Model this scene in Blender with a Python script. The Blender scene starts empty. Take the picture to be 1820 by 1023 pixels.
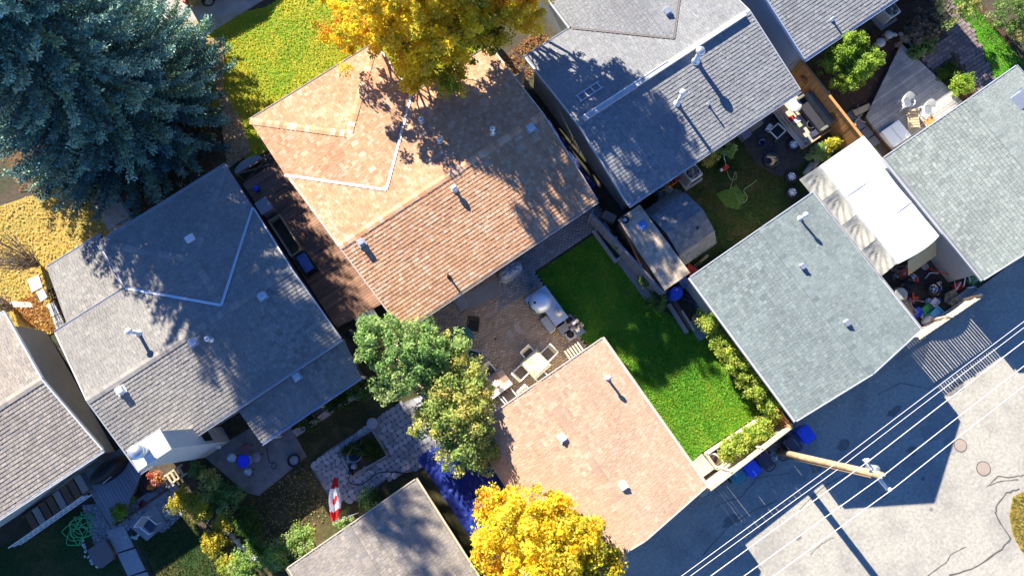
import bpy, math, random
import numpy as np
from mathutils import Vector, Matrix
rnd = random.Random(11)
rng = np.random.default_rng(11)
sc = bpy.context.scene
C = sc.collection
R = math.radians

# ---------------------------------------------------------------- camera, sky, sun, exposure
# world X runs along the row of lots, world Y towards the street, -Y towards the back alley
YAW, PITCH, CAMH, FPX = R(34.3), R(9.8), 32.0, 1213.0
cam_d = bpy.data.cameras.new('camera')
cam_d.sensor_width = 36.0
cam_d.lens = 36.0 * FPX / 1820.0
cam_d.clip_end = 600
cam = bpy.data.objects.new('camera', cam_d)
cam.location = (0, 0, CAMH)
cam.rotation_euler = (PITCH, 0, -YAW)
C.objects.link(cam)
sc.camera = cam

SUN_EL = R(28.2)
sun_dir = Vector((0.045, -1.0, 0)).normalized() * math.cos(SUN_EL) + Vector((0, 0, -math.sin(SUN_EL)))
world = bpy.data.worlds.new('World')
sc.world = world
world.use_nodes = True
wn = world.node_tree
sky = wn.nodes.new('ShaderNodeTexSky')
sky.sky_type = 'NISHITA'
sky.sun_disc = False
sky.sun_elevation = SUN_EL
sky.sun_rotation = R(-2.6)
sky.altitude = 1000
sky.dust_density = 0.0
sky.ozone_density = 8.5
wn.nodes['Background'].inputs[1].default_value = 0.075
hs = wn.nodes.new('ShaderNodeHueSaturation')
hs.inputs['Saturation'].default_value = 1.06
hs.inputs['Hue'].default_value = 0.507
wn.links.new(sky.outputs[0], hs.inputs['Color'])
wn.links.new(hs.outputs[0], wn.nodes['Background'].inputs[0])
sun_d = bpy.data.lights.new('sun', 'SUN')
sun_d.energy = 5.0
sun_d.angle = R(0.5)
sun_d.color = (1.0, 0.93, 0.80)
sun = bpy.data.objects.new('sun', sun_d)
sun.rotation_euler = sun_dir.to_track_quat('-Z', 'Y').to_euler()
sun.location = (0, 30, 40)
C.objects.link(sun)
sc.view_settings.view_transform = 'Standard'
sc.view_settings.look = 'None'
sc.view_settings.gamma = 1.0
sc.view_settings.exposure = 1.65
sc.view_settings.use_curve_mapping = False
sc.render.engine = 'CYCLES'
sc.cycles.max_bounces = 6
sc.cycles.diffuse_bounces = 3
sc.cycles.transparent_max_bounces = 8

# ---------------------------------------------------------------- helpers
_ca, _sa, _cp, _sp = math.cos(YAW), math.sin(YAW), math.cos(PITCH), math.sin(PITCH)
def P(px, py, z=0.0):
    """photo measurement (1820 px wide) of a point at height z -> place in the world"""
    dx, dy, dz = (px - 910) / FPX, -(py - 511.5) / FPX, -1.0
    y2, z2 = dy * _cp - dz * _sp, dy * _sp + dz * _cp
    t = (z - CAMH) / z2
    X, Y = dx * t, y2 * t
    return Vector((X * _ca + Y * _sa, -X * _sa + Y * _ca, z))
def L(u, v, z=0.0):
    return Vector((u, -v, z))

def link(o, parent=None, origin=None):
    C.objects.link(o)
    if parent is not None:
        o.parent = parent
    return o
def tag(o, label, cat, group=None):
    o['label'] = label
    o['category'] = cat
    if group: o['group'] = group
    return o
def thing(name, label, cat, loc=(0, 0, 0), rz=0.0, group=None):
    o = bpy.data.objects.new(name, None)
    o.empty_display_size = 0.2
    C.objects.link(o)
    o.location = loc
    o.rotation_euler = (0, 0, rz)
    return tag(o, label, cat, group)

class MB:
    """collects faces in the thing's own coordinates, links them as one mesh object"""
    def __init__(s): s.v = []; s.f = []; s.c = []; s.cur = None; s.sm = []
    def add(s, vs, fs, col=None, smooth=False):
        b = len(s.v)
        s.v += [tuple(v) for v in vs]
        s.f += [tuple(i + b for i in f) for f in fs]
        s.sm += [smooth] * len(fs)
        s.c += [col or (1, 1, 1)] * len(vs)
        return s
    def box(s, c, d, rz=0.0, rot=None, col=None, taper=1.0):
        x, y, z = d[0] / 2, d[1] / 2, d[2] / 2
        t = taper
        vs = [Vector(p) for p in ((-x*t,-y*t,-z),(x*t,-y*t,-z),(x*t,y*t,-z),(-x*t,y*t,-z),(-x,-y,z),(x,-y,z),(x,y,z),(-x,y,z))]
        M = rot if rot is not None else Matrix.Rotation(rz, 3, 'Z')
        vs = [M @ v + Vector(c) for v in vs]
        return s.add(vs, [(3,2,1,0),(4,5,6,7),(0,1,5,4),(1,2,6,5),(2,3,7,6),(3,0,4,7)], col)
    def rbox(s, c, d, r=0.03, rz=0.0, col=None, crown=0.0):
        """box with rounded vertical corners and a chamfered top"""
        x, y, h = d[0] / 2, d[1] / 2, d[2]
        r = min(r, x * .9, y * .9)
        def ring(ins, z):
            o = []
            for cx, cy, a0 in ((x-r, y-r, 0), (-x+r, y-r, 90), (-x+r, -y+r, 180), (x-r, -y+r, 270)):
                for k in range(3):
                    a = R(a0 + k * 45)
                    o.append((cx + (r - ins) * math.cos(a) if r > ins else cx, cy + (r - ins) * math.sin(a) if r > ins else cy, z))
            return o
        ch = min(r * .5, h * .3)
        rings = [ring(0, -h/2), ring(0, h/2 - ch), ring(ch, h/2)]
        vs = sum(rings, [])
        n = 12
        fs = []
        for k in range(2):
            for i in range(n):
                j = (i + 1) % n
                fs.append((k*n+i, k*n+j, (k+1)*n+j, (k+1)*n+i))
        fs.append(tuple(range(2*n, 3*n))); fs.append(tuple(reversed(range(n))))
        M = Matrix.Rotation(rz, 3, 'Z')
        return s.add([M @ Vector(v) + Vector(c) for v in vs], fs, col)
    def prism(s, poly, z0, z1, col=None):
        n = len(poly)
        ar = sum(poly[i][0]*poly[(i+1)%n][1]-poly[(i+1)%n][0]*poly[i][1] for i in range(n))
        if ar < 0: poly = list(reversed(poly))
        vs = [(p[0], p[1], z0) for p in poly] + [(p[0], p[1], z1) for p in poly]
        fs = [tuple(range(n, 2*n)), tuple(reversed(range(n)))]
        for i in range(n):
            j = (i + 1) % n
            fs.append((i, j, j + n, i + n))
        return s.add(vs, fs, col)
    def poly(s, pts, col=None):
        return s.add(pts, [tuple(range(len(pts)))], col)
    def tube(s, pts, r, n=6, col=None, r2=None, cap=True):
        pts = [Vector(p) for p in pts]
        vs = []
        m = len(pts)
        for i, p in enumerate(pts):
            d = (pts[min(i+1, m-1)] - pts[max(i-1, 0)])
            d = d.normalized() if d.length > 1e-9 else Vector((0,0,1))
            a = d.cross(Vector((0,0,1)))
            if a.length < 1e-3: a = d.cross(Vector((1,0,0)))
            a.normalize(); b = d.cross(a)
            rr = r if r2 is None else r + (r2 - r) * i / (m - 1)
            vs += [p + (a * math.cos(2*math.pi*k/n) + b * math.sin(2*math.pi*k/n)) * rr for k in range(n)]
        fs = []
        for i in range(m - 1):
            for k in range(n):
                q = (k + 1) % n
                fs.append((i*n+k, i*n+q, (i+1)*n+q, (i+1)*n+k))
        s.add(vs, fs, col, smooth=True)
        if cap:
            b = len(s.v) - len(vs)
            s.f += [tuple(b + k for k in reversed(range(n))), tuple(b + (m-1)*n + k for k in range(n))]
            s.sm += [False, False]
        return s
    def lathe(s, prof, c=(0,0,0), n=20, col=None, rot=None, smooth=True, sx=1.0, sy=1.0):
        """profile of (radius, z); closed top and bottom where the radius is not 0"""
        vs = []; fs = []
        M = rot if rot is not None else Matrix.Identity(3)
        for r, z in prof:
            for k in range(n):
                a = 2 * math.pi * k / n
                vs.append(M @ Vector((r*sx*math.cos(a), r*sy*math.sin(a), z)) + Vector(c))
        for i in range(len(prof) - 1):
            for k in range(n):
                q = (k + 1) % n
                fs.append((i*n+k, i*n+q, (i+1)*n+q, (i+1)*n+k))
        s.add(vs, fs, col, smooth)
        b = len(s.v) - len(vs)
        m = len(prof) - 1
        s.f += [tuple(b + k for k in reversed(range(n))), tuple(b + m*n + k for k in range(n))]
        s.sm += [False, False]
        return s
    def build(s, name, mat, parent=None, loc=None, sub=None):
        me = bpy.data.meshes.new(name)
        me.from_pydata(s.v, [], s.f)
        me.polygons.foreach_set('use_smooth', s.sm)
        ca = me.color_attributes.new('Col', 'FLOAT_COLOR', 'POINT')
        ca.data.foreach_set('color', np.c_[np.array(s.c, dtype=np.float32).reshape(-1, 3), np.ones(len(s.c), dtype=np.float32)].ravel())
        me.materials.append(mat)
        o = bpy.data.objects.new(name, me)
        if loc is not None: o.location = loc
        return link(o, parent)

def fastmesh(name, V, Fq, cols, mat, parent=None, smooth=False):
    """numpy vertices (N,3), faces (M,k), colours (N,3)"""
    k = Fq.shape[1]
    me = bpy.data.meshes.new(name)
    me.vertices.add(len(V)); me.vertices.foreach_set('co', V.astype(np.float32).ravel())
    me.loops.add(Fq.size); me.loops.foreach_set('vertex_index', Fq.astype(np.int32).ravel())
    me.polygons.add(len(Fq))
    me.polygons.foreach_set('loop_start', np.arange(0, Fq.size, k, dtype=np.int32))
    me.polygons.foreach_set('loop_total', np.full(len(Fq), k, dtype=np.int32))
    if smooth: me.polygons.foreach_set('use_smooth', np.ones(len(Fq), dtype=bool))
    ca = me.color_attributes.new('Col', 'FLOAT_COLOR', 'POINT')
    ca.data.foreach_set('color', np.c_[cols, np.ones(len(V))].astype(np.float32).ravel())
    me.update(calc_edges=True)
    me.materials.append(mat)
    o = bpy.data.objects.new(name, me)
    return link(o, parent)

# ---------------------------------------------------------------- materials
MATS = {}
def mat(name, base, rough=0.85, var=0.18, scale=6.0, bump=0.0, bscale=40.0, metal=0.0, attr=False, trans=0.0, col2=None, c2scale=1.5, c2lo=0.45, c2hi=0.62, spec=0.3, alpha=1.0, detail=6.0, drough=0.0, bdist=0.03):
    if name in MATS: return MATS[name]
    m = bpy.data.materials.new(name); m.use_nodes = True
    nt = m.node_tree; N = nt.nodes; K = nt.links
    b = N['Principled BSDF']
    b.inputs['Roughness'].default_value = rough
    b.inputs['Metallic'].default_value = metal
    b.inputs['Specular IOR Level'].default_value = spec
    b.inputs['Diffuse Roughness'].default_value = drough
    geo = N.new('ShaderNodeNewGeometry')
    cur = None
    rgb = N.new('ShaderNodeRGB'); rgb.outputs[0].default_value = (*base, 1); cur = rgb.outputs[0]
    if col2 is not None:
        n2 = N.new('ShaderNodeTexNoise'); n2.inputs['Scale'].default_value = c2scale; n2.inputs['Detail'].default_value = detail; n2.inputs['Roughness'].default_value = 0.62
        K.new(geo.outputs['Position'], n2.inputs['Vector'])
        mr = N.new('ShaderNodeMapRange'); mr.inputs[1].default_value = c2lo; mr.inputs[2].default_value = c2hi
        K.new(n2.outputs['Fac'], mr.inputs[0])
        mx = N.new('ShaderNodeMix'); mx.data_type = 'RGBA'
        K.new(mr.outputs[0], mx.inputs[0]); K.new(cur, mx.inputs[6]); mx.inputs[7].default_value = (*col2, 1)
        cur = mx.outputs[2]
    if attr:
        at = N.new('ShaderNodeAttribute'); at.attribute_name = 'Col'
        mx = N.new('ShaderNodeMix'); mx.data_type = 'RGBA'; mx.blend_type = 'MULTIPLY'; mx.inputs[0].default_value = 1
        K.new(cur, mx.inputs[6]); K.new(at.outputs['Color'], mx.inputs[7]); cur = mx.outputs[2]
    if var > 0:
        no = N.new('ShaderNodeTexNoise'); no.inputs['Scale'].default_value = scale; no.inputs['Detail'].default_value = 8; no.inputs['Roughness'].default_value = 0.65
        K.new(geo.outputs['Position'], no.inputs['Vector'])
        mr = N.new('ShaderNodeMapRange'); mr.inputs[1].default_value = 0.25; mr.inputs[2].default_value = 0.75; mr.inputs[3].default_value = 1 - var; mr.inputs[4].default_value = 1 + var
        K.new(no.outputs['Fac'], mr.inputs[0])
        mx = N.new('ShaderNodeMix'); mx.data_type = 'RGBA'; mx.blend_type = 'MULTIPLY'; mx.inputs[0].default_value = 1
        K.new(cur, mx.inputs[6]); K.new(mr.outputs[0], mx.inputs[7]); cur = mx.outputs[2]
    K.new(cur, b.inputs['Base Color'])
    if bump > 0:
        nb = N.new('ShaderNodeTexNoise'); nb.inputs['Scale'].default_value = bscale; nb.inputs['Detail'].default_value = 4
        K.new(geo.outputs['Position'], nb.inputs['Vector'])
        bp = N.new('ShaderNodeBump'); bp.inputs['Strength'].default_value = min(1, bump); bp.inputs['Distance'].default_value = bdist
        K.new(nb.outputs['Fac'], bp.inputs['Height']); K.new(bp.outputs['Normal'], b.inputs['Normal'])
    if trans > 0:
        tb = N.new('ShaderNodeBsdfTranslucent'); K.new(cur, tb.inputs['Color'])
        ms = N.new('ShaderNodeMixShader'); ms.inputs[0].default_value = trans
        out = N['Material Output']
        K.new(b.outputs[0], ms.inputs[1]); K.new(tb.outputs[0], ms.inputs[2]); K.new(ms.outputs[0], out.inputs['Surface'])
    if alpha < 1: b.inputs['Alpha'].default_value = alpha
    MATS[name] = m
    return m

def sheet(name, pts, z, m, holes=None):
    """flat ground cover, set down as one polygon"""
    mb = MB()
    n = len(pts)
    ar = sum(pts[i][0]*pts[(i+1)%n][1]-pts[(i+1)%n][0]*pts[i][1] for i in range(n))
    if ar < 0: pts = list(reversed(pts))
    mb.poly([(p[0], p[1], z) for p in pts])
    o = mb.build(name, m)
    o['kind'] = 'structure'
    return o
def slab(name, pts, z0, z1, m):
    mb = MB(); mb.prism([(p[0], p[1]) for p in pts], z0, z1)
    o = mb.build(name, m); o['kind'] = 'structure'
    return o
def inpoly(X, Y, poly):
    n = len(poly); ins = np.zeros(len(X), bool)
    j = n - 1
    for i in range(n):
        xi, yi = poly[i][0], poly[i][1]; xj, yj = poly[j][0], poly[j][1]
        c = ((yi > Y) != (yj > Y)) & (X < (xj - xi) * (Y - yi) / (yj - yi + 1e-12) + xi)
        ins ^= c; j = i
    return ins
def scatter_pts(poly, n):
    xs = [p[0] for p in poly]; ys = [p[1] for p in poly]
    X = np.empty(0); Y = np.empty(0)
    while len(X) < n:
        a = rng.uniform(min(xs), max(xs), n); b = rng.uniform(min(ys), max(ys), n)
        k = inpoly(a, b, poly)
        X = np.r_[X, a[k]]; Y = np.r_[Y, b[k]]
    return X[:n], Y[:n]
def vnoise(X, Y, s=1.0, seed=0):
    """cheap smooth 2D noise in 0..1"""
    r = np.random.default_rng(seed)
    out = np.zeros_like(X); amp = 0
    for o in range(3):
        for k in range(3):
            a = r.uniform(0, 2*np.pi); f = s * (1.9 ** o) * r.uniform(.7, 1.3); ph = r.uniform(0, 6.28)
            out += np.sin((X*np.cos(a) + Y*np.sin(a)) * f * 2 + ph) / (1.5 ** o); amp += 1 / (1.5 ** o)
    return 0.5 + 0.5 * out / amp * 1.8
def pick(pal, n, jit=0.12):
    pal = np.array(pal, float)
    c = pal[rng.integers(0, len(pal), n)]
    return np.clip(c * (1 + rng.uniform(-jit, jit, (n, 1))), 0, 1)
def grass(name, poly, n, hgt, pal, pal2, label, z=0.01, w=0.02, seed=1, sc_=0.9, parent=None):
    """blades standing in tufts: what nobody could count"""
    X, Y = scatter_pts(poly, n)
    a = rng.uniform(0, 2*np.pi, n); h = hgt * rng.uniform(.55, 1.25, n); lean = rng.uniform(.3, 1.1, n)
    la = rng.uniform(0, 2*np.pi, n)
    base = np.c_[X, Y, np.full(n, z)]
    side = np.c_[np.cos(a), np.sin(a), np.zeros(n)] * (w * rng.uniform(.7, 1.5, n))[:, None]
    tip = base + np.c_[np.cos(la)*h*lean, np.sin(la)*h*lean, h]
    V = np.stack([base - side, base + side, tip], 1).reshape(-1, 3)
    F = np.arange(3*n).reshape(-1, 3)
    m = np.clip(vnoise(X, Y, sc_, seed) * 1.6 - .3 + rng.uniform(-.25, .25, n), 0, 1)[:, None]
    c = pick(pal, n) * (1 - m) + pick(pal2, n) * m
    o = fastmesh(name, V, F, np.repeat(c, 3, 0), LEAF, parent)
    o['kind'] = 'stuff'
    if parent is None: tag(o, label, 'grass')
    return o
def litter(name, poly, n, size, pal, label, z=0.012, cat='leaves', parent=None, dens=None):
    X, Y = scatter_pts(poly, n)
    if dens is not None:
        k = rng.uniform(0, 1, n) < np.clip(dens(X, Y), 0, 1); X, Y = X[k], Y[k]; n = len(X)
    a = rng.uniform(0, 6.28, n); s = size * rng.uniform(.6, 1.4, n)
    ex = np.c_[np.cos(a), np.sin(a), rng.uniform(-.35, .35, n)] * s[:, None]
    ey = np.c_[-np.sin(a), np.cos(a), rng.uniform(-.35, .35, n)] * (s * .7)[:, None]
    b = np.c_[X, Y, z + rng.uniform(.004, .03, n) + s * .3]
    V = np.stack([b - ex, b - ey, b + ex, b + ey], 1).reshape(-1, 3)
    F = np.arange(4*n).reshape(-1, 4)
    o = fastmesh(name, V, F, np.repeat(pick(pal, n, .2), 4, 0), LEAF, parent)
    o['kind'] = 'stuff'
    if parent is None: tag(o, label, cat)
    return o
def pebbles(name, poly, n, size, pal, m, z=0.0, parent=None, label=None, cat='stones'):
    X, Y = scatter_pts(poly, n)
    V = []; F = []; cc = []
    base = np.array([(1,0,0),(.3,.9,.1),(-.8,.6,0),(-.8,-.5,.05),(.2,-.95,0),(.35,.1,.75),(-.3,-.15,.8)])
    tri = np.array([(0,1,5),(1,2,6),(1,6,5),(2,3,6),(3,4,6),(4,5,6),(4,0,5)])
    for i in range(n):
        a = rnd.uniform(0, 6.28); s = size * rnd.uniform(.5, 1.5); ca, sa = math.cos(a), math.sin(a)
        b = base * s * np.array([1, rnd.uniform(.6, 1), rnd.uniform(.5, .9)])
        V.append(np.c_[b[:,0]*ca - b[:,1]*sa + X[i], b[:,0]*sa + b[:,1]*ca + Y[i], b[:,2] + z])
        F.append(tri + 7*i)
    c = np.repeat(pick(pal, n, .2), 7, 0)
    o = fastmesh(name, np.concatenate(V), np.concatenate(F), c, m, parent)
    o['kind'] = 'stuff'
    if parent is None: tag(o, label, cat)
    return o

LEAF = mat('leaf', (1, 1, 1), 0.6, var=0.0, attr=True, trans=0.5, spec=0.2)
NEEDLE = mat('needle', (1, 1, 1), 0.55, var=0.0, attr=True, trans=0.12, spec=0.35)
SHING = mat('asphalt_shingle', (1, 1, 1), 0.93, var=0.3, scale=18, col2=(.84, .83, .84), c2scale=.55, c2lo=.4, c2hi=.7, attr=True, bump=0.3, bscale=160, bdist=0.02, spec=0.15)
DECKING = mat('roof_deck', (.06, .055, .05), 0.9, var=.1)
STUCCO = mat('beige_stucco', (.60, .53, .42), 0.93, var=.10, scale=3, bump=.35, bscale=90)
STUCCO2 = mat('pale_stucco', (.52, .53, .50), 0.93, var=.10, scale=3, bump=.35, bscale=90)
STUCCO3 = mat('grey_stucco', (.36, .37, .36), 0.93, var=.1, scale=3, bump=.3, bscale=90)
BROWNW = mat('brown_siding', (.20, .13, .09), 0.8, var=.15)
WHITEP = mat('white_paint', (.78, .77, .74), 0.55, var=.08, scale=5)
GUTTER = mat('pale_metal_gutter', (.55, .56, .58), 0.4, var=.08, metal=.3)
DARKG = mat('dark_gutter', (.16, .14, .13), 0.5, var=.1)
BEIGEG = mat('beige_gutter', (.58, .50, .42), 0.5, var=.08)
METAL = mat('galvanised', (.60, .62, .64), 0.35, var=.12, metal=.75)
STEEL = mat('steel', (.62, .64, .66), 0.22, var=.05, metal=.9)
BLACK = mat('black_plastic', (.018, .018, .02), 0.5, var=.15)
RUBBER = mat('rubber', (.022, .022, .024), 0.8, var=.2)
GLASS = mat('window_glass', (.03, .04, .05), 0.08, var=0, spec=.6)
CONC = mat('concrete', (.44, .41, .37), 0.92, var=.14, scale=2.5, bump=.15, bscale=60, col2=(.36, .335, .30), c2scale=.9)
CONC2 = mat('grey_concrete', (.30, .30, .30), 0.92, var=.16, scale=3, bump=.2, bscale=60)
WOODG = mat('weathered_wood', (.33, .31, .29), 0.9, var=.25, scale=14, attr=True, bump=.2, bscale=50)
WOODB = mat('brown_wood', (.17, .105, .07), 0.85, var=.25, scale=14, attr=True, bump=.2, bscale=50)
WOODT = mat('tan_wood', (.50, .37, .23), 0.85, var=.2, scale=14, attr=True)
WOODO = mat('cedar_wood', (.50, .24, .085), 0.8, var=.25, scale=12, attr=True)
WOODW = mat('pale_timber', (.54, .45, .34), 0.85, var=.16, scale=12, attr=True)
BARK = mat('bark', (.16, .115, .085), 0.95, var=.3, scale=18, bump=.5, bscale=60)
STONE = mat('stone', (1, 1, 1), 0.9, var=.2, scale=12, attr=True, bump=.3, bscale=60)
BLUEP = mat('blue_plastic', (.05, .12, .78), 0.4, var=.08)
REDP = mat('red_plastic', (.62, .045, .03), 0.45, var=.1)
GREENP = mat('green_plastic', (.04, .30, .10), 0.45, var=.1)
TEALP = mat('teal_plastic', (.08, .28, .32), 0.45, var=.08)
NAVYP = mat('dark_navy_plastic', (.06, .065, .10), 0.5, var=.1)
WHITEPL = mat('white_plastic', (.80, .80, .78), 0.4, var=.04)
PAINT = mat('painted', (1, 1, 1), 0.55, var=.1, scale=10, attr=True)
# ---------------------------------------------------------------- roofs and houses
def beam(mb, p, q, w, h, col=None, up=Vector((0, 0, 1))):
    p, q = Vector(p), Vector(q)
    d = q - p; ln = d.length; d.normalize()
    s = d.cross(up)
    if s.length < 1e-4: s = Vector((1, 0, 0))
    s.normalize(); t = s.cross(d)
    rot = Matrix((d, s, t)).transposed()
    return mb.box((p + q) / 2, (ln, w, h), rot=rot, col=col)
def clip_poly(sub, edges):
    out = sub
    for (ax, ay, nx, ny) in edges:
        inp = out; out = []
        m = len(inp)
        if not m: return []
        for i in range(m):
            a = inp[i - 1]; b = inp[i]
            da = (a[0]-ax)*nx + (a[1]-ay)*ny; db = (b[0]-ax)*nx + (b[1]-ay)*ny
            if da >= 0:
                if db >= 0: out.append(b)
                else:
                    t = da / (da - db); out.append((a[0]+(b[0]-a[0])*t, a[1]+(b[1]-a[1])*t))
            elif db >= 0:
                t = da / (da - db); out.append((a[0]+(b[0]-a[0])*t, a[1]+(b[1]-a[1])*t)); out.append(b)
    return out
CAMP = Vector((0, 0, CAMH))
def shingle_roof(roof, planes, pal, expo=0.165, th=0.021, nsingle=300, seed=0, wid=(0.11, 0.14, 0.18, 0.23), lift=0.0):
    """lays every shingle of a roof as real overlapping geometry; the nearest ones are objects of their own"""
    r = random.Random(seed)
    mean = [sum(c[i] for c in pal) / len(pal) for i in range(3)]
    pal = [tuple(c[i] * .68 + mean[i] * .32 for i in range(3)) for c in pal]
    V = []; F3 = []; cols = []; faces = []
    cand = []
    nv = 0
    for pts, up in planes:
        up3 = Vector((up[0], up[1], 0)).normalized()
        p0 = pts[0]
        nrm = None
        for i in range(1, len(pts) - 1):
            c = (pts[i] - p0).cross(pts[i + 1] - p0)
            if c.length > 1e-6: nrm = c.normalized(); break
        if nrm.z < 0: nrm = -nrm
        e1 = up3.cross(Vector((0, 0, 1))).normalized()
        e2 = nrm.cross(e1).normalized()
        if e2.z < 0: e2 = -e2; e1 = -e1
        org = nrm * p0.dot(nrm)
        st = [((p).dot(e1), (p).dot(e2)) for p in pts]
        ar = sum(st[i][0]*st[(i+1)%len(st)][1]-st[(i+1)%len(st)][0]*st[i][1] for i in range(len(st)))
        if ar < 0: st = st[::-1]
        edges = []
        for i in range(len(st)):
            a, b = st[i], st[(i + 1) % len(st)]
            edges.append((a[0], a[1], -(b[1]-a[1]), b[0]-a[0]))
        smin, smax = min(p[0] for p in st), max(p[0] for p in st)
        tmin, tmax = min(p[1] for p in st), max(p[1] for p in st)
        n = int((tmax - tmin) / expo) + 1
        for k in range(n):
            t0 = tmin + k * expo - 0.02
            s0 = smin - r.uniform(0, .3)
            while s0 < smax:
                w = wid[int(r.random() * len(wid))]
                rect = [(s0 + .004, t0), (s0 + w - .004, t0), (s0 + w - .004, t0 + expo + .02), (s0 + .004, t0 + expo + .02)]
                s0 += w
                pc = pal[int(r.random() ** 1.25 * len(pal))]
                j = r.uniform(.94, 1.06)
                col = (pc[0]*j, pc[1]*j, pc[2]*j)
                full = all((q[0]-ax)*nx + (q[1]-ay)*ny >= 0 for q in rect for ax, ay, nx, ny in edges)
                tt = th * r.uniform(.7, 1.3)
                if full:
                    cen = org + e1 * (rect[0][0] + w/2 - .004) + e2 * t0
                    cand.append(((cen - CAMP).length, w, tt, pc, cen, e1, e2, nrm, rect, col))
                    continue
                q = clip_poly(rect, edges)
                if len(q) < 3: continue
                nv = _emit(V, faces, cols, nv, q, t0, expo, tt, org, e1, e2, nrm, col, lift)
    cand.sort(key=lambda c: c[0])
    singles, rest = cand[:nsingle], cand[nsingle:]
    for (_, w, tt, pc, cen, e1, e2, nrm, rect, col) in rest:
        nv = _emit(V, faces, cols, nv, rect, rect[0][1], expo, tt, org, e1, e2, nrm, col, lift, cen)
    me = bpy.data.meshes.new('shingles')
    me.from_pydata(V, [], faces)
    ca = me.color_attributes.new('Col', 'FLOAT_COLOR', 'POINT')
    ca.data.foreach_set('color', np.c_[np.array(cols, dtype=np.float32), np.ones(len(cols), dtype=np.float32)].ravel())
    me.materials.append(SHING)
    o = bpy.data.objects.new('shingles', me)
    link(o, roof); o['kind'] = 'stuff'
    # the nearest shingles, one object each, sharing a few meshes
    cache = {}
    base = Vector(roof.matrix_world.translation)
    for (_, w, tt, pc, cen, e1, e2, nrm, rect, col) in singles:
        key = (w, pc, int(r.random() * 3))
        if key not in cache:
            j = (.88, 1.0, 1.12)[key[2]]
            h = th
            a, b = -w/2 + .004, w/2 - .004
            vs = [(a, 0, -.01), (b, 0, -.01), (b, expo+.02, -.01), (a, expo+.02, -.01), (a, 0, h), (b, 0, h), (b, expo+.02, .002), (a, expo+.02, .002)]
            m2 = bpy.data.meshes.new('shingle')
            m2.from_pydata(vs, [], [(4,5,6,7),(0,1,5,4),(1,2,6,5),(3,0,4,7)])
            ca = m2.color_attributes.new('Col', 'FLOAT_COLOR', 'POINT')
            ca.data.foreach_set('color', [pc[0]*j, pc[1]*j, pc[2]*j, 1] * 8)
            m2.materials.append(SHING)
            cache[key] = m2
        ob = bpy.data.objects.new('shingle', cache[key])
        C.objects.link(ob); ob.parent = roof
        M = Matrix((e1, e2, nrm)).transposed().to_4x4()
        M.translation = cen - ROOT_LOC.get(roof.name, Vector((0, 0, 0)))
        ob.matrix_local = M
    return o
ROOT_LOC = {}
def _emit(V, faces, cols, nv, q, t0, expo, tt, org, e1, e2, nrm, col, lift, cen=None):
    if cen is not None:
        # planes differ between candidates: rebuild the plane origin from the shingle's own centre
        sc_ = cen.dot(e1); tc_ = cen.dot(e2); org = cen - e1 * sc_ - e2 * tc_
    m = len(q)
    for (s, t) in q:
        h = tt + (0.002 - tt) * min(1, max(0, (t - t0) / (expo + .02)))
        V.append(org + e1 * s + e2 * t + nrm * (h + lift))
    for (s, t) in q:
        V.append(org + e1 * s + e2 * t - nrm * .01)
    cols.extend([col] * (2 * m))
    ar = sum(q[i][0]*q[(i+1)%m][1]-q[(i+1)%m][0]*q[i][1] for i in range(m))
    flip = (e1.cross(e2).dot(nrm) < 0) != (ar < 0)
    top = list(range(nv, nv + m))
    faces.append(tuple(reversed(top)) if flip else tuple(top))
    for i in range(m):
        j = (i + 1) % m
        f = (nv + m + i, nv + m + j, nv + j, nv + i)
        faces.append(tuple(reversed(f)) if flip else f)
    return nv + 2 * m
def roof_part(root, planes, pal, **kw):
    mb = MB()
    for pts, up in planes:
        n = len(pts)
        vs = [p - Vector((0, 0, .012)) for p in pts] + [p - Vector((0, 0, .13)) for p in pts]
        a = (pts[1]-pts[0]).cross(pts[2]-pts[0])
        if a.z < 0: vs = vs[:n][::-1] + vs[n:][::-1]
        fs = [tuple(range(n)), tuple(reversed(range(n, 2*n)))] + [(i + n, (i+1) % n + n, (i+1) % n, i) for i in range(n)]
        mb.add(vs, fs)
    o = mb.build('roof', DECKING, root)
    shingle_roof(o, planes, pal, **kw)
    return o
def caps(roof, segs, pal, k, seed=3, kind='ridge', w=.16):
    """ridge and hip cap shingles"""
    r = random.Random(seed)
    for p, q, kk in segs:
        mb = MB(); d = q - p; ln = d.length; d.normalize(); s = d.cross(Vector((0, 0, 1))).normalized()
        n = max(1, int(ln / .2))
        for i in range(n):
            a = p + d * (ln * i / n); b = p + d * (ln * (i + 1) / n + .02)
            pc = pal[int(r.random() * len(pal))]; j = r.uniform(.98, 1.1) * (1.15 if pal is BR else 1.0); col = tuple(c * j for c in pc)
            za, zb = .038, .024
            dr = Vector((0, 0, kk * w))
            top = [a + Vector((0,0,za)), b + Vector((0,0,zb))]
            l = [a - s*w - dr + Vector((0,0,za)), b - s*w - dr + Vector((0,0,zb))]
            rr = [a + s*w - dr + Vector((0,0,za)), b + s*w - dr + Vector((0,0,zb))]
            dn = Vector((0, 0, .045))
            vs = [l[0], top[0], rr[0], l[1], top[1], rr[1], l[0]-dn, rr[0]-dn, l[1]-dn, rr[1]-dn]
            mb.add(vs, [(0,1,4,3),(1,2,5,4),(0,6,7,2,1),(3,8,6,0),(2,7,9,5)], col)
        mb.build('ridge_cap', SHING, roof)
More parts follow.
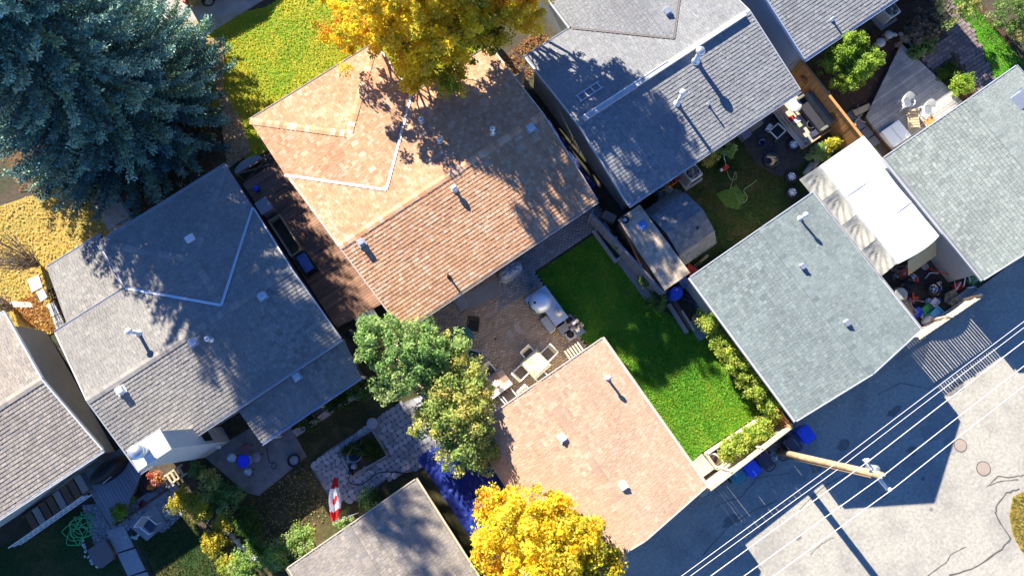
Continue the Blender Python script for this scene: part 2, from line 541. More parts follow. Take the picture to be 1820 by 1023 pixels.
def valley(roof, p, q, k, w=.075, m=None):
    mb = MB()
    d = (q - p).normalized(); s = d.cross(Vector((0, 0, 1))).normalized()
    rise = Vector((0, 0, k * w * .72)); up = Vector((0, 0, .045))
    vs = [p + up - s*w + rise, p + up, p + up + s*w + rise, q + up - s*w + rise, q + up, q + up + s*w + rise]
    mb.add(vs, [(0,1,4,3),(1,2,5,4)])
    return mb.build('valley_flashing', m or GUTTER, roof)
def gutter(root, p, q, out, m, name='gutter'):
    mb = MB()
    o = Vector((out[0], out[1], 0)).normalized() * .07 + Vector((0, 0, -.05))
    p, q = p + o, q + o
    # a trough: back, bottom, front, with the open top showing
    d = (q - p); s = Vector((out[0], out[1], 0)).normalized()
    for off, z, w, h in ((s * .055, 0, .012, .10), (s * -.05, 0, .012, .11), (s * 0, -.045, .11, .012)):
        beam(mb, p + off + Vector((0, 0, z)), q + off + Vector((0, 0, z)), w, h)
    return mb.build(name, m, root)
def rake(root, p, q, m, w=.05, h=.16):
    mb = MB(); beam(mb, p - Vector((0,0,.05)), q - Vector((0,0,.05)), w, h)
    return mb.build('rake_board', m, root)
def box_vent(root, loc, m=WHITEP, s=.3, h=.16, k=0):
    mb = MB()
    mb.rbox((loc[0], loc[1], loc[2] + h/2 + .02), (s, s, h), .03)
    mb.box((loc[0], loc[1], loc[2] + .025), (s * 1.35, s * 1.35, .03))
    return mb.build('roof_vent', m, root)
def pipe_vent(root, loc, h=.7, r=.06, m=WHITEP, cap=True, name='vent_pipe'):
    mb = MB()
    x, y, z = loc
    mb.lathe([(r*2.4, z - .1), (r*1.9, z + .06), (r, z + .09), (r, z + h)], (x, y, 0), 14)
    o = mb.build(name, m, root)
    if cap:
        c = MB(); c.lathe([(r*.9, z + h), (r*1.9, z + h + .02), (r*1.9, z + h + .09), (r*1.2, z + h + .16), (.01, z + h + .18)], (x, y, 0), 14)
        c.build('vent_cap', m, o)
    return o
def on_roof(px, py, zf, dz=0.0):
    z = 3.3
    for _ in range(6):
        p = P(px, py, z); z = zf(p.x, -p.y) + dz
    return P(px, py, z)
def window(root, c, w, h, normal, frame=WHITEP):
    """c centre on the wall face, normal (x,y)"""
    n = Vector((normal[0], normal[1], 0)); s = Vector((-n.y, n.x, 0))
    c = Vector(c); mb = MB()
    rot = Matrix((s, n, Vector((0, 0, 1)))).transposed()
    for dx, dz, ww, hh in ((0, h/2, w + .12, .07), (0, -h/2, w + .12, .07), (-w/2, 0, .07, h), (w/2, 0, .07, h), (0, 0, .05, h)):
        mb.box(c + s * dx + Vector((0, 0, dz)) + n * .03, (ww, .09, hh), rot=rot)
    f = mb.build('window', frame, root)
    g = MB(); g.box(c + n * .012, (w, .02, h), rot=rot); g.build('pane', GLASS, f)
    return f
def door(root, c, w, h, normal, m=WHITEP):
    n = Vector((normal[0], normal[1], 0)); s = Vector((-n.y, n.x, 0)); rot = Matrix((s, n, Vector((0, 0, 1)))).transposed()
    mb = MB(); c = Vector(c); mb.box(c + n * .02, (w, .06, h), rot=rot)
    for dz in (-.45, .35): mb.box(c + n * .055 + Vector((0, 0, dz)), (w * .7, .02, .6), rot=rot)
    d = mb.build('door', m, root)
    k = MB(); k.lathe([(.03, -.03), (.035, 0), (.03, .03)], c + n * .09 + s * (w * .38), 8); k.build('door_handle', METAL, d)
    return d
def garage_door(root, c, w, h, normal, m=WHITEP):
    n = Vector((normal[0], normal[1], 0)); s = Vector((-n.y, n.x, 0)); rot = Matrix((s, n, Vector((0, 0, 1)))).transposed()
    c = Vector(c); mb = MB()
    for k in range(4): mb.box(c + n * .02 + Vector((0, 0, -h/2 + h/8 + k*h/4)), (w, .05, h/4 - .015), rot=rot)
    return mb.build('garage_door', m, root)
def tplan(name, label, u0, u1, vf, vr, ze, k, wing, pal, wallm, gm, trim=None, nsingle=300, seed=1, cat='house', valm=None, rear_gutter=True):
    """gable house along the street with one hipped wing towards it; u0,u1 = (front,rear) gable edges"""
    trim = trim or gm
    root = thing(name, label, cat, (0, 0, 0))
    vm = (vf + vr) / 2; zr = ze + k * (vm - vf)
    U0 = lambda v: u0[0] + (u0[1]-u0[0]) * (v - vf) / (vr - vf)
    U1 = lambda v: u1[0] + (u1[1]-u1[0]) * (v - vf) / (vr - vf)
    planes = []; hips = []; vals = []
    planes.append(([L(U0(vm), vm, zr), L(U1(vm), vm, zr), L(u1[1], vr, ze), L(u0[1], vr, ze)], (0, 1)))
    if wing:
        w0, w1, wv = wing
        wm = (w0 + w1) / 2; hw = (w1 - w0) / 2; za = ze + k * hw; vmeet = vf + hw
        a, b, ap, me = L(w0, wv, ze), L(w1, wv, ze), L(wm, wv + hw, za), L(wm, vmeet, za)
        planes.append(([a, b, ap], (0, -1)))
        planes.append(([a, ap, me, L(w0, vf, ze)], (1, 0)))
        planes.append(([b, L(w1, vf, ze), me, ap], (-1, 0)))
        lp = ([L(u0[0], vf, ze)] if w0 - u0[0] > .25 else []) + [L(w0, vf, ze), me, L(wm, vm, zr), L(U0(vm), vm, zr)]
        rp = [me, L(w1, vf, ze)] + ([L(u1[0], vf, ze)] if u1[0] - w1 > .25 else []) + [L(U1(vm), vm, zr), L(wm, vm, zr)]
        planes += [(lp, (0, -1)), (rp, (0, -1))]
        hips += [(a, ap, k * .7), (b, ap, k * .7), (ap, me, k)]
        vals += [(L(w0, vf, ze), me), (L(w1, vf, ze), me)]
    else:
        planes.append(([L(u0[0], vf, ze), L(u1[0], vf, ze), L(U1(vm), vm, zr), L(U0(vm), vm, zr)], (0, -1)))
    hips.append((L(U0(vm), vm, zr), L(U1(vm), vm, zr), k))
    # walls
    oh = .38; mb = MB()
    ua, ub = max(u0) + .3, min(u1) - .3
    za_ = ze - .13 + k * oh
    prof = [(vf + oh, -.05), (vr - oh, -.05), (vr - oh, za_ - .02), (vm, zr - .17), (vf + oh, za_ - .02)]
    n = 5
    vs = [L(ua, v, z) for v, z in prof] + [L(ub, v, z) for v, z in prof]
    mb.add(vs, [tuple(range(n)), tuple(reversed(range(n, 2*n)))] + [(i + n, (i+1) % n + n, (i+1) % n, i) for i in range(n)])
    mb.build('wall', wallm, root)
    if wing:
        w = MB(); w.prism([(w0 + oh, -(wv + oh)), (w1 - oh, -(wv + oh)), (w1 - oh, -(vf + .6)), (w0 + oh, -(vf + .6))], -.05, ze - .06)
        w.build('wall', wallm, root)
    roof = roof_part(root, planes, pal, nsingle=nsingle, seed=seed)
    caps(roof, hips, pal, k, seed)
    for p, q in vals: valley(roof, p, q, k, m=valm, w=.045 if valm is DARKG else .06)
    if rear_gutter: gutter(root, L(u0[1], vr, ze), L(u1[1], vr, ze), (0, -1), gm)
    if wing:
        gutter(root, L(w0, wv, ze), L(w1, wv, ze), (0, 1), gm)
        if w0 - u0[0] > .25: gutter(root, L(u0[0], vf, ze), L(w0 - .12, vf, ze), (0, 1), gm); gutter(root, L(w0, wv, ze), L(w0, vf - .12, ze), (-1, 0), gm)
        if u1[0] - w1 > .25: gutter(root, L(w1 + .12, vf, ze), L(u1[0], vf, ze), (0, 1), gm); gutter(root, L(w1, wv, ze), L(w1, vf - .12, ze), (1, 0), gm)
    else:
        gutter(root, L(u0[0], vf, ze), L(u1[0], vf, ze), (0, 1), gm)
    rake(root, L(U0(vm), vm, zr), L(u0[1], vr, ze), trim); rake(root, L(U1(vm), vm, zr), L(u1[1], vr, ze), trim)
    rake(root, L(U0(vm), vm, zr), L(u0[0], vf, ze), trim); rake(root, L(U1(vm), vm, zr), L(u1[0], vf, ze), trim)
    def root_z(u, v):
        z = ze + k * min(v - vf, vr - v)
        if wing: z = max(z, ze + k * min(u - w0, w1 - u, v - wv)) if v < vm else z
        return z
    return root, roof, root_z
def garage(name, label, u0, u1, v0, v1, ze, k, pal, wallm, gm, seed=5, nsingle=300, um=None, cat='garage'):
    """gable garage whose ridge runs from the yard to the alley"""
    root = thing(name, label, cat)
    um = um or (u0 + u1) / 2; zr = ze + k * (um - u0)
    planes = [([L(u0, v0, ze), L(um, v0, zr), L(um, v1, zr), L(u0, v1, ze)], (1, 0)),
              ([L(u1, v0, ze), L(u1, v1, ze), L(um, v1, zr), L(um, v0, zr)], (-1, 0))]
    oh = .3; mb = MB(); zw = ze - .13 + k * oh
    prof = [(u0 + oh, -.05), (u1 - oh, -.05), (u1 - oh, zw - .02), (um, zr - .17), (u0 + oh, zw - .02)]
    vs = [L(u, v0 + .22, z) for u, z in prof] + [L(u, v1 - .22, z) for u, z in prof]
    n = 5
    mb.add(vs, [tuple(range(n)), tuple(reversed(range(n, 2*n)))] + [(i + n, (i+1) % n + n, (i+1) % n, i) for i in range(n)])
    mb.build('wall', wallm, root)
    roof = roof_part(root, planes, pal, nsingle=nsingle, seed=seed)
    caps(roof, [(L(um, v0, zr), L(um, v1, zr), k)], pal, k, seed)
    gutter(root, L(u0, v0, ze), L(u0, v1, ze), (-1, 0), gm); gutter(root, L(u1, v0, ze), L(u1, v1, ze), (1, 0), gm)
    for v in (v0, v1):
        rake(root, L(u0, v, ze), L(um, v, zr), gm); rake(root, L(u1, v, ze), L(um, v, zr), gm)
    garage_door(root, L(um, v1 - .22, 1.08), 4.6, 2.1, (0, -1))
    door(root, L(u0 + 1.2, v0 + .22, 1.02), .85, 2.0, (0, 1))
    return root, roof, (lambda u, v: ze + k * min(u - u0, u1 - u))
def lean_roof(root, pts, up, pal, **kw):
    return roof_part(root, [(pts, up)], pal, **kw)
# ---------------------------------------------------------------- ground, lawns, paving
SOIL = mat('soil', (.085, .065, .045), 0.97, var=.35, scale=5, bump=.5, bscale=30, col2=(.05, .055, .025), c2scale=.8)
LAWN = mat('lawn_turf', (.09, .28, .02), 0.95, var=.35, scale=9, bump=.6, bscale=60, col2=(.16, .30, .03), c2scale=1.2)
DRYLAWN = mat('dry_turf', (.40, .28, .07), 0.95, var=.35, scale=9, bump=.6, bscale=60, col2=(.30, .25, .06), c2scale=.5)
DARKLAWN = mat('shady_turf', (.03, .065, .015), 0.95, var=.35, scale=9, bump=.6, bscale=60, col2=(.09, .08, .025), c2scale=.6)  # darker copy of the turf, with the yard's shade put into its colour
ALLEY = mat('worn_alley_asphalt', (.40, .375, .32), 0.93, var=.3, scale=7, bump=.5, bscale=50, col2=(.27, .255, .23), c2scale=.55, c2lo=.45, c2hi=.72, detail=10)
MULCH = mat('mulch', (.085, .045, .028), 0.97, var=.4, scale=16, bump=.8, bscale=45)
GRAVEL = mat('pale_gravel', (.33, .32, .32), 0.95, var=.35, scale=20, bump=.8, bscale=50)
g = sheet('ground', [(-120, -90), (120, -90), (120, 130), (-120, 130)], -0.03, SOIL)
sheet('alley', [L(-60, 7.95), L(80, 7.95), L(80, 26), L(-60, 26)], 0.0, ALLEY)
# brown house lot
front_lawn = [L(-3.6, -25.6), L(0.9, -23.7), L(5.2, -23.8), L(9.0, -20), L(9.2, -14.4), L(4.6, -14.0), L(4.0, -16.9), L(-2.5, -16.9), L(-4.1, -17.2), L(-4.4, -21.5)]
sheet('lawn', front_lawn, 0.0, mat('front_turf', (.20, .30, .02), 0.95, var=.35, scale=9, bump=.6, bscale=60, col2=(.42, .36, .03), c2scale=.5))
back_lawn = [L(4.52, -4.5), L(8.0, -4.5), L(8.0, -0.6), L(8.35, 0.2), L(9.2, 2.2), L(9.3, 6.75), L(5.85, 6.6), L(4.5, 6.9)]
sheet('lawn', back_lawn, 0.0, LAWN)
# house four lot and house five lot
yard4 = [L(9.6, -4.4), L(19.9, -4.4), L(19.9, -0.5), L(16.4, 0.2), L(9.8, 0.2)]
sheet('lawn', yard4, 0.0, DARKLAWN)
yard5 = [L(20.6, -5.2), L(27.5, -5.2), L(30, -9), L(31.6, -9), L(31.2, .9), L(20.6, .9)]
sheet('mulch_bed', yard5, 0.0, MULCH)
lawn5 = [L(29.9, -6.5), L(30.9, -6.5), L(30.95, .9), L(28.9, .9), L(29.3, -.5), L(29.9, -2.2)]
sheet('lawn', lawn5, 0.006, LAWN)
# house two and house one lots
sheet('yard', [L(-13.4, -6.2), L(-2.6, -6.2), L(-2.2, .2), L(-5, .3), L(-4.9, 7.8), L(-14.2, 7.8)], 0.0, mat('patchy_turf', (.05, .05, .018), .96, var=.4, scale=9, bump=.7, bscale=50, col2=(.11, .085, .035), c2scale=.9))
lawn1 = [L(-26, -8.2), L(-18.4, -7.2), L(-18.1, -3.1), L(-17.6, 2), L(-26, 2)]
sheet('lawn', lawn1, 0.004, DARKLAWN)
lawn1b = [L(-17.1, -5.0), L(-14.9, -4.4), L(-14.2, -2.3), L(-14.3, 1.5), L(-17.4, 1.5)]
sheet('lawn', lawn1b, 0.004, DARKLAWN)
yl = [L(-27, -25), L(-11.6, -21), L(-10.4, -19), L(-10.2, -16.9), L(-13.9, -16.9), L(-15.2, -16.2), L(-15.2, -14.9), L(-16.2, -15.0), L(-27, -16)]
sheet('lawn', yl, 0.002, DRYLAWN)
spr_bed = [L(-14, -30), L(-3.5, -30), L(-3.6, -17.3), L(-10.3, -17.3), L(-11.5, -20.5), L(-14, -22)]
sheet('needle_bed', spr_bed, -0.004, mat('needle_litter', (.13, .075, .04), .97, var=.4, scale=8, bump=.6, bscale=50, col2=(.07, .07, .03), c2scale=.8))
# driveway and walks
dw = [L(-3.75, -25.7), L(-2.25, -24.05), L(6.5, -24.3), L(9, -30), L(-6, -34), L(-7.0, -27.0)]
drive = slab('driveway', dw, -0.06, 0.03, CONC)
for i, (a, b) in enumerate((((-7.2, -27.2), (-6.2, -34)),)):
    pass
def slabs(parent, quads, z0, z1, m, name='slab'):
    for q in quads:
        mb = MB(); mb.prism([(p[0], p[1]) for p in q], z0, z1, (rnd.uniform(.9, 1.08),) * 3); mb.build(name, m, parent)
walk = sheet('walkway', [L(-11.4, -20.3), L(-10.1, -20.3), L(-10.1, -16.6), L(-11.4, -16.6)], 0.004, CONC)
slabs(walk, [[L(-11.35, -20.2 + 1.2*i), L(-10.2, -20.2 + 1.2*i), L(-10.2, -19.06 + 1.2*i), L(-11.35, -19.06 + 1.2*i)] for i in range(3)], 0.0, .05, CONC)
w1 = sheet('front_walk', [L(-15.35, -16.9), L(-14.1, -16.9), L(-13.9, -13.6), L(-15.0, -13.6)], 0.006, MULCH)
PALE = mat('pale_slab', (.50, .47, .44), .93, var=.2, scale=6, bump=.2)
q = []
for (x0, y0, x1, y1, x2, y2, x3, y3) in ((50,497,70,488,77,510,58,520),(66,520,78,512,86,528,74,537),(18,535,56,537,60,546,22,546),(84,541,97,537,108,556,94,563),(94,565,109,558,117,577,102,586)):
    q.append([P(x0, y0), P(x1, y1), P(x2, y2), P(x3, y3)])
slabs(w1, q, 0.0, .06, PALE)
# patio behind the brown house: laid pavers
PAVER = mat('patio_paver', (1, 1, 1), .92, var=.2, scale=18, attr=True, bump=.2, bscale=80)
patio_poly = [L(-3.3, -5.9), L(8.9, -5.9), L(8.9, -4.62), L(4.45, -4.55), L(4.45, 0.1), L(-3.3, 0.1)]
patio = slab('patio', patio_poly, -.05, .012, mat('paver_joint', (.13, .10, .075), .95, var=.2))
V = []; F = []; cc = []; n = 0
pl1 = [(.56, .41, .28), (.60, .44, .31), (.50, .37, .27), (.58, .46, .35)]; pl2 = [(.34, .33, .33), (.38, .37, .36), (.30, .30, .31)]
pw, ph = .205, .105
y = -5.9; row = 0
while y < 0.1:
    x = -3.3 - (row % 2) * pw / 2
    while x < 8.9:
        cx, cy = x + pw/2, y + ph/2
        if -3.2 < cx and (cx < 4.40 or (cy < -4.68 and cx < 8.8)) and cy < .02:
            grey = cx > 3.6 - (cy + 5.9) * .9 and cy < -4.0
            pc = rnd.choice(pl2 if (cx > 4.4 or grey) else pl1); j = rnd.uniform(.85, 1.15)
            zz = .038 + rnd.uniform(-.004, .004)
            a, b, c_, d = (x + .004, y + .004), (x + pw - .004, y + .004), (x + pw - .004, y + ph - .004), (x + .004, y + ph - .004)
            vs = [L(*a, zz), L(*b, zz), L(*c_, zz), L(*d, zz), L(*a, 0), L(*b, 0), L(*c_, 0), L(*d, 0)]
            V += vs; cc += [tuple(t * j for t in pc)] * 8
            F += [(n+3, n+2, n+1, n), (n, n+1, n+5, n+4), (n+1, n+2, n+6, n+5), (n+2, n+3, n+7, n+6), (n+3, n, n+4, n+7)]
            n += 8
        x += pw
    y += ph; row += 1
o = fastmesh('pavers', np.array([tuple(v) for v in V]), np.array(F), np.array(cc), PAVER, patio); o['kind'] = 'stuff'
slabs(patio, [[P(901, 588), P(907, 585), P(913, 598), P(906, 602)], [P(912, 577), P(920, 574), P(928, 588), P(920, 592)]], .03, .055, mat('pale_paver', (.55, .47, .38), .9, var=.1), 'paver')
slabs(patio, [[P(826, 525), P(884, 490), P(890, 523), P(838, 551)]], .03, .05, CONC2, 'concrete_pad')
slabs(patio, [[P(806, 533, .1), P(822, 522, .1), P(835, 542, .1), P(820, 554, .1)]], .0, .12, mat('grey_step', (.34, .35, .38), .9, var=.12), 'doorstep')
# concrete apron beside brown garage and the strip beside lawn
slab('garden_path', [L(7.98, -2.78), L(8.42, -2.78), L(8.4, -.3), L(8.0, -.5)], -.03, .05, CONC2)
slab('garage_step', [L(4.9, 6.75), L(5.95, 6.65), L(6.0, 7.5), L(4.9, 7.5)], -.03, .06, CONC)
# house two back
pat2 = slab('concrete_patio', [L(-12.9, -6.1), L(-4.9, -5.6), L(-4.9, -5.0), L(-8.95, -5.0), L(-9.0, -3.4), L(-11.7, -3.15), L(-12.1, -3.6)], -.05, .035, mat('patio_concrete', (.26, .24, .225), .92, var=.2, scale=4, bump=.15, col2=(.19, .175, .165), c2scale=1.3))
stone_poly = [L(-9.1, -2.95), L(-8.2, -3.1), L(-6.5, -3.05), L(-4.5, -3.05), L(-2.3, -2.6), L(-2.1, -.7), L(-3.4, -.1), L(-4.9, 0.0), L(-6.6, -.5), L(-8.0, -.35), L(-9.1, -1.1)]
sp = slab('stone_patio', stone_poly, -.05, .05, mat('stone_joint', (.17, .165, .18), .95, var=.3, scale=10))
pond_poly = [L(-7.6, -2.75), L(-5.85, -2.75), L(-5.9, -1.35), L(-7.75, -1.5)]
G = .25; nx, ny = 31, 15
crn = {(i, j): (-9.35 + G * (i + (j % 2) * .35) + rnd.uniform(-.06, .06), -.2 + G * j + rnd.uniform(-.06, .06)) for i in range(nx + 1) for j in range(ny + 1)}
spp = [(p[0], p[1]) for p in stone_poly]; ppp = [(p[0], p[1]) for p in pond_poly]; cnt = 0
for i in range(nx):
    for j in range(ny):
        qd = [crn[i, j], crn[i+1, j], crn[i+1, j+1], crn[i, j+1]]
        cx = sum(p[0] for p in qd) / 4; cy = sum(p[1] for p in qd) / 4
        if not inpoly(np.array([cx]), np.array([cy]), spp)[0] or inpoly(np.array([cx]), np.array([cy]), ppp)[0] or cnt >= 300: continue
        cnt += 1; pts = []
        for k in range(4):
            p, q = qd[k], qd[(k + 1) % 4]
            for f in (.22, .78): pts.append((cx + (p[0] + (q[0]-p[0]) * f - cx) * .93, cy + (p[1] + (q[1]-p[1]) * f - cy) * .93))
        c = rnd.uniform(.72, 1.3); mb = MB(); mb.prism(pts, .03, .062 + rnd.uniform(0, .03), (.36*c, .35*c, .365*c)); mb.build('flagstone', STONE, sp)
# house five: flags beside the deck and brick path
fl = sheet('flag_path', [L(21.4, -2.6), L(22.3, -2.6), L(22.3, 1.0), L(21.3, 1.0)], .004, SOIL)
for (x, y, w, h) in ((22.0, -2.2, .45, .5), (21.95, -1.65, .5, .5), (22.0, -1.1, .48, .5), (21.5, -1.75, .42, .5), (21.5, -1.15, .45, .55), (21.98, -.55, .46, .45), (21.45, -.55, .46, .5), (21.6, 0.0, .5, .5), (21.55, .55, .45, .45)):
    mb = MB(); c = rnd.uniform(.8, 1.2); mb.box(L(x, y, .03), (w, h, .06), rz=rnd.uniform(-.06, .06), col=(.17*c, .17*c, .19*c)); mb.build('flagstone', STONE, fl)
bp = sheet('brick_path', [L(29.5, -5.5), L(30.3, -5.5), L(30.0, -2.3), L(29.0, .8), L(27.8, .8), L(28.3, -1.9), L(26.7, -1.6), L(26.8, -2.8), L(28.6, -2.95)], .01, mat('path_joint', (.10, .085, .08), .95, var=.3))
bpoly = [(p[0], p[1]) for p in [L(29.45, -5.5), L(30.25, -5.5), L(29.95, -2.3), L(28.95, .8), L(27.9, .8), L(28.45, -1.95), L(26.75, -1.7), L(26.85, -2.75), L(28.65, -2.85)]]
bxs = []
yy = -0.9; r_ = 0
while yy < 5.6:
    xx = 26.5 + (r_ % 2) * .12
    while xx < 30.6:
        bxs.append((xx, yy)); xx += .245
    yy += .125 * 1.6; r_ += 1
ins = inpoly(np.array([b[0] for b in bxs]), np.array([b[1] for b in bxs]), bpoly)
pm = {}
for i in range(5):
    mb = MB(); c = (.8, .9, 1, 1.1, 1.2)[i]; mb.box((0, 0, .03), (.225, .175, .05), col=(.21*c, .165*c, .16*c)); t = mb.build('brick', STONE, bp); pm[i] = t.data; bpy.data.objects.remove(t)
cnt = 0
for (x, y), k in zip(bxs, ins):
    if k and cnt < 300:
        cnt += 1
        ob = bpy.data.objects.new('brick', pm[rnd.randrange(5)]); C.objects.link(ob); ob.parent = bp; ob.location = (x, y, rnd.uniform(-.008, .008) + .012); ob.rotation_euler = (0, 0, rnd.uniform(-.05, .05))
# house four patio
slab('dark_patio', [L(16.7, -4.6), L(20.1, -4.7), L(20.1, -2.0), L(18.1, -1.6), L(17.0, -1.75), L(16.5, -2.9)], -.04, .02, mat('dark_patio_paving', (.075, .068, .07), .9, var=.35, scale=7, bump=.3))
# work yard by the alley
slab('work_yard', [L(16.5, -.4), L(20.2, -.4), L(20.2, 7.85), L(16.5, 7.85)], -.05, .01, mat('oily_ground', (.05, .044, .042), .9, var=.4, scale=5, bump=.4))
# house one: path of concrete slabs
cp = sheet('concrete_path', [L(-18.3, -5.85), L(-17.2, -5.2), L(-17.5, 1.5), L(-18.4, 1.5)], .008, SOIL)
slabs(cp, [[L(-18.12 - .05*i, -5.7 + 1.15*i), L(-17.35 - .05*i, -5.45 + 1.15*i), L(-17.42 - .05*i, -4.4 + 1.15*i), L(-18.17 - .05*i, -4.6 + 1.15*i)] for i in range(6)], 0, .06, mat('path_slab', (.36, .355, .35), .93, var=.2, scale=8, bump=.3))
gr = [L(-18.5, -7.3), L(-17.3, -6.6), L(-17.0, -5.3), L(-18.2, -4.6), L(-18.9, -5.2)]
sheet('gravel_bed', gr, .007, GRAVEL)
gr2 = [L(-17.0, -6.1), L(-14.6, -6.1), L(-14.4, -4.5), L(-16.0, -4.2), L(-17.0, -4.9)]
sheet('gravel_bed', gr2, .012, GRAVEL)
pad = slab('concrete_pad', [P(232, 935), P(275, 895), P(297, 930), P(262, 960)], 0, .06, CONC2)
# alley marks: cracks and patched stains have their own shape
CRACK = mat('crack', (.10, .095, .085), .95, var=.3)
def crack(pts, w):
    mb = MB(); vs = []
    pp = [P(*p, .004) for p in pts]; fine = []
    for i in range(len(pp) - 1):
        for k in range(4):
            q = pp[i].lerp(pp[i+1], k/4); fine.append(q + Vector((rnd.uniform(-.03, .03), rnd.uniform(-.03, .03), 0)))
    fine.append(pp[-1])
    for i in range(len(fine)):
        d = (fine[min(i+1, len(fine)-1)] - fine[max(i-1, 0)]).normalized(); s = Vector((-d.y, d.x, 0)) * w * rnd.uniform(.5, 1.2)
        vs += [fine[i] - s, fine[i] + s]
    mb.add(vs, [(2*i, 2*i+1, 2*i+3, 2*i+2) for i in range(len(fine) - 1)])
    for f in range(len(mb.f)): pass
    o = mb.build('pavement_crack', CRACK); o['kind'] = 'structure'
crack([(1650, 1023), (1680, 1000), (1690, 985), (1718, 971)], .025)
crack([(1688, 1022), (1740, 1005), (1780, 975), (1797, 956), (1770, 915), (1772, 898), (1790, 875), (1812, 868)], .04)
crack([(1755, 863), (1775, 846), (1800, 848), (1820, 843)], .03)
crack([(1760, 862), (1785, 853), (1810, 852)], .025)
crack([(1420, 905), (1470, 860), (1520, 835), (1560, 800), (1600, 780)], .016)
crack([(1560, 700), (1600, 680), (1650, 690), (1690, 660)], .014)
crack([(1270, 900), (1320, 880), (1345, 850), (1400, 840)], .016)
crack([(1440, 985), (1460, 965), (1482, 955)], .018)
crack([(1250, 985), (1290, 940), (1340, 905), (1380, 890)], .02)
SEAL = mat('alley_patch', (.30, .285, .26), .9, var=.2, scale=4)
for c_, rx, ry in (((1418, 842), .55, .4), ((1695, 790), .5, .4), ((1652, 770), .45, .4)):
    p = P(*c_); pts = [(p.x + rx*math.cos(a)*rnd.uniform(.8, 1.15), p.y + ry*math.sin(a)*rnd.uniform(.8, 1.15)) for a in np.linspace(0, 6.28, 18)[:-1]]
    sheet('asphalt_patch', pts, .0035, SEAL)
OIL = mat('oil_stain', (.20, .19, .175), .8, var=.3, scale=6)
for c_, rx, ry in (((1500, 790), .35, .22), ((1590, 730), .4, .18), ((1450, 830), .3, .25), ((1620, 800), .22, .2), ((1300, 925), .5, .2), ((1640, 850), .12, .1), ((1655, 905), .1, .1), ((1570, 880), .2, .12), ((1420, 955), .15, .1), ((1700, 690), .5, .25)):
    p = P(*c_); pts = [(p.x + rx*math.cos(a)*rnd.uniform(.6, 1.3), p.y + ry*math.sin(a)*rnd.uniform(.6, 1.3)) for a in np.linspace(0, 6.28, 15)[:-1]]
    sheet('oil_stain', pts, .0045 + rnd.uniform(0, .001), OIL)
ag = [P(1800, 882), P(1820, 872), P(1900, 860), P(1900, 1050), P(1822, 990), P(1800, 950), P(1793, 915)]
sheet('verge', ag, .006, DRYLAWN)

# ---------------------------------------------------------------- houses
BR = [(0.54, 0.297, 0.164), (0.567, 0.327, 0.192), (0.504, 0.275, 0.152), (0.594, 0.378, 0.24), (0.468, 0.241, 0.132), (0.612, 0.43, 0.296)]
BRG = [(0.516, 0.336, 0.223), (0.543, 0.366, 0.246), (0.488, 0.31, 0.203), (0.562, 0.401, 0.285), (0.525, 0.349, 0.234), (0.479, 0.323, 0.223)]
GR2 = [(0.277, 0.26, 0.236), (0.301, 0.28, 0.254), (0.247, 0.234, 0.218), (0.324, 0.302, 0.269), (0.27, 0.257, 0.239)]
GR4 = [(0.261, 0.265, 0.268), (0.281, 0.281, 0.281), (0.235, 0.239, 0.245), (0.302, 0.302, 0.299), (0.255, 0.258, 0.261)]
GG = [(0.199, 0.236, 0.231), (0.224, 0.265, 0.255), (0.172, 0.208, 0.207), (0.248, 0.289, 0.272), (0.214, 0.25, 0.248)]
GRR = [(0.259, 0.292, 0.267), (0.289, 0.32, 0.292), (0.225, 0.257, 0.24), (0.316, 0.348, 0.319), (0.267, 0.298, 0.275)]
GR1 = [(0.324, 0.286, 0.241), (0.356, 0.309, 0.257), (0.277, 0.247, 0.219), (0.388, 0.333, 0.279), (0.301, 0.27, 0.249)]
K = .18  # house pitch made flatter so the rear slopes catch more sun
hb, hbr, zb = tplan('bungalow', 'bungalow with brown and tan shingle roof beside the paver patio', (-2.55, -2.1), (8.4, 8.2), -14.1, -5.3, 2.8, K, (-2.65, 4.05, -17.2), BR, BROWNW, BEIGEG, seed=21)
h2, h2r, z2 = tplan('bungalow', 'bungalow with grey roof mostly in the shade of the blue spruce', (-14.45, -14.3), (-4.6, -4.45), -13.6, -6.5, 2.8, K, (-11.0, -4.6, -16.0), GR2, STUCCO2, GUTTER, seed=22, valm=METAL)
h4, h4r, z4 = tplan('bungalow', 'bungalow with grey shingle roof, leafy tree shadow over its left end', (9.4, 9.2), (18.9, 18.9), -12.7, -4.33, 2.8, K, (12.03, 18.6, -17.5), GR4, STUCCO3, GUTTER, seed=23, valm=DARKG)
h5, h5r, z5 = tplan('bungalow', 'bungalow with fine-lined grey roof at the top edge right of centre', (20.0, 20.0), (29.2, 29.2), -13.4, -5.4, 2.8, K, None, GR4, STUCCO3, mat('blue_gutter', (.30, .38, .52), .5, var=.05), seed=24)
h1, h1r, z1 = tplan('bungalow', 'beige stucco bungalow with striped tan-grey roof at the left edge', (-25.5, -25.5), (-15.85, -15.12), -15.6, -8.15, 2.8, K, None, GR1, STUCCO, WHITEP, seed=25)
gb, gbr, zgb = garage('garage', 'garage with pale pinkish-tan shingle roof beside the green lawn', -1.98, 4.82, -.2, 7.3, 2.6, .33, BRG, STUCCO, BEIGEG, seed=26)
gg, ggr, zgg = garage('garage', 'garage with blue-grey shingle roof between the lawn and the white tarp', 9.6, 16.42, -.2, 7.3, 2.6, .33, GG, STUCCO2, GUTTER, seed=27)
grr, grr_, zgr = garage('garage', 'garage with pale green-grey shingle roof at the right edge', 20.15, 28.0, .33, 7.15, 2.6, .33, GRR, STUCCO3, GUTTER, seed=28)
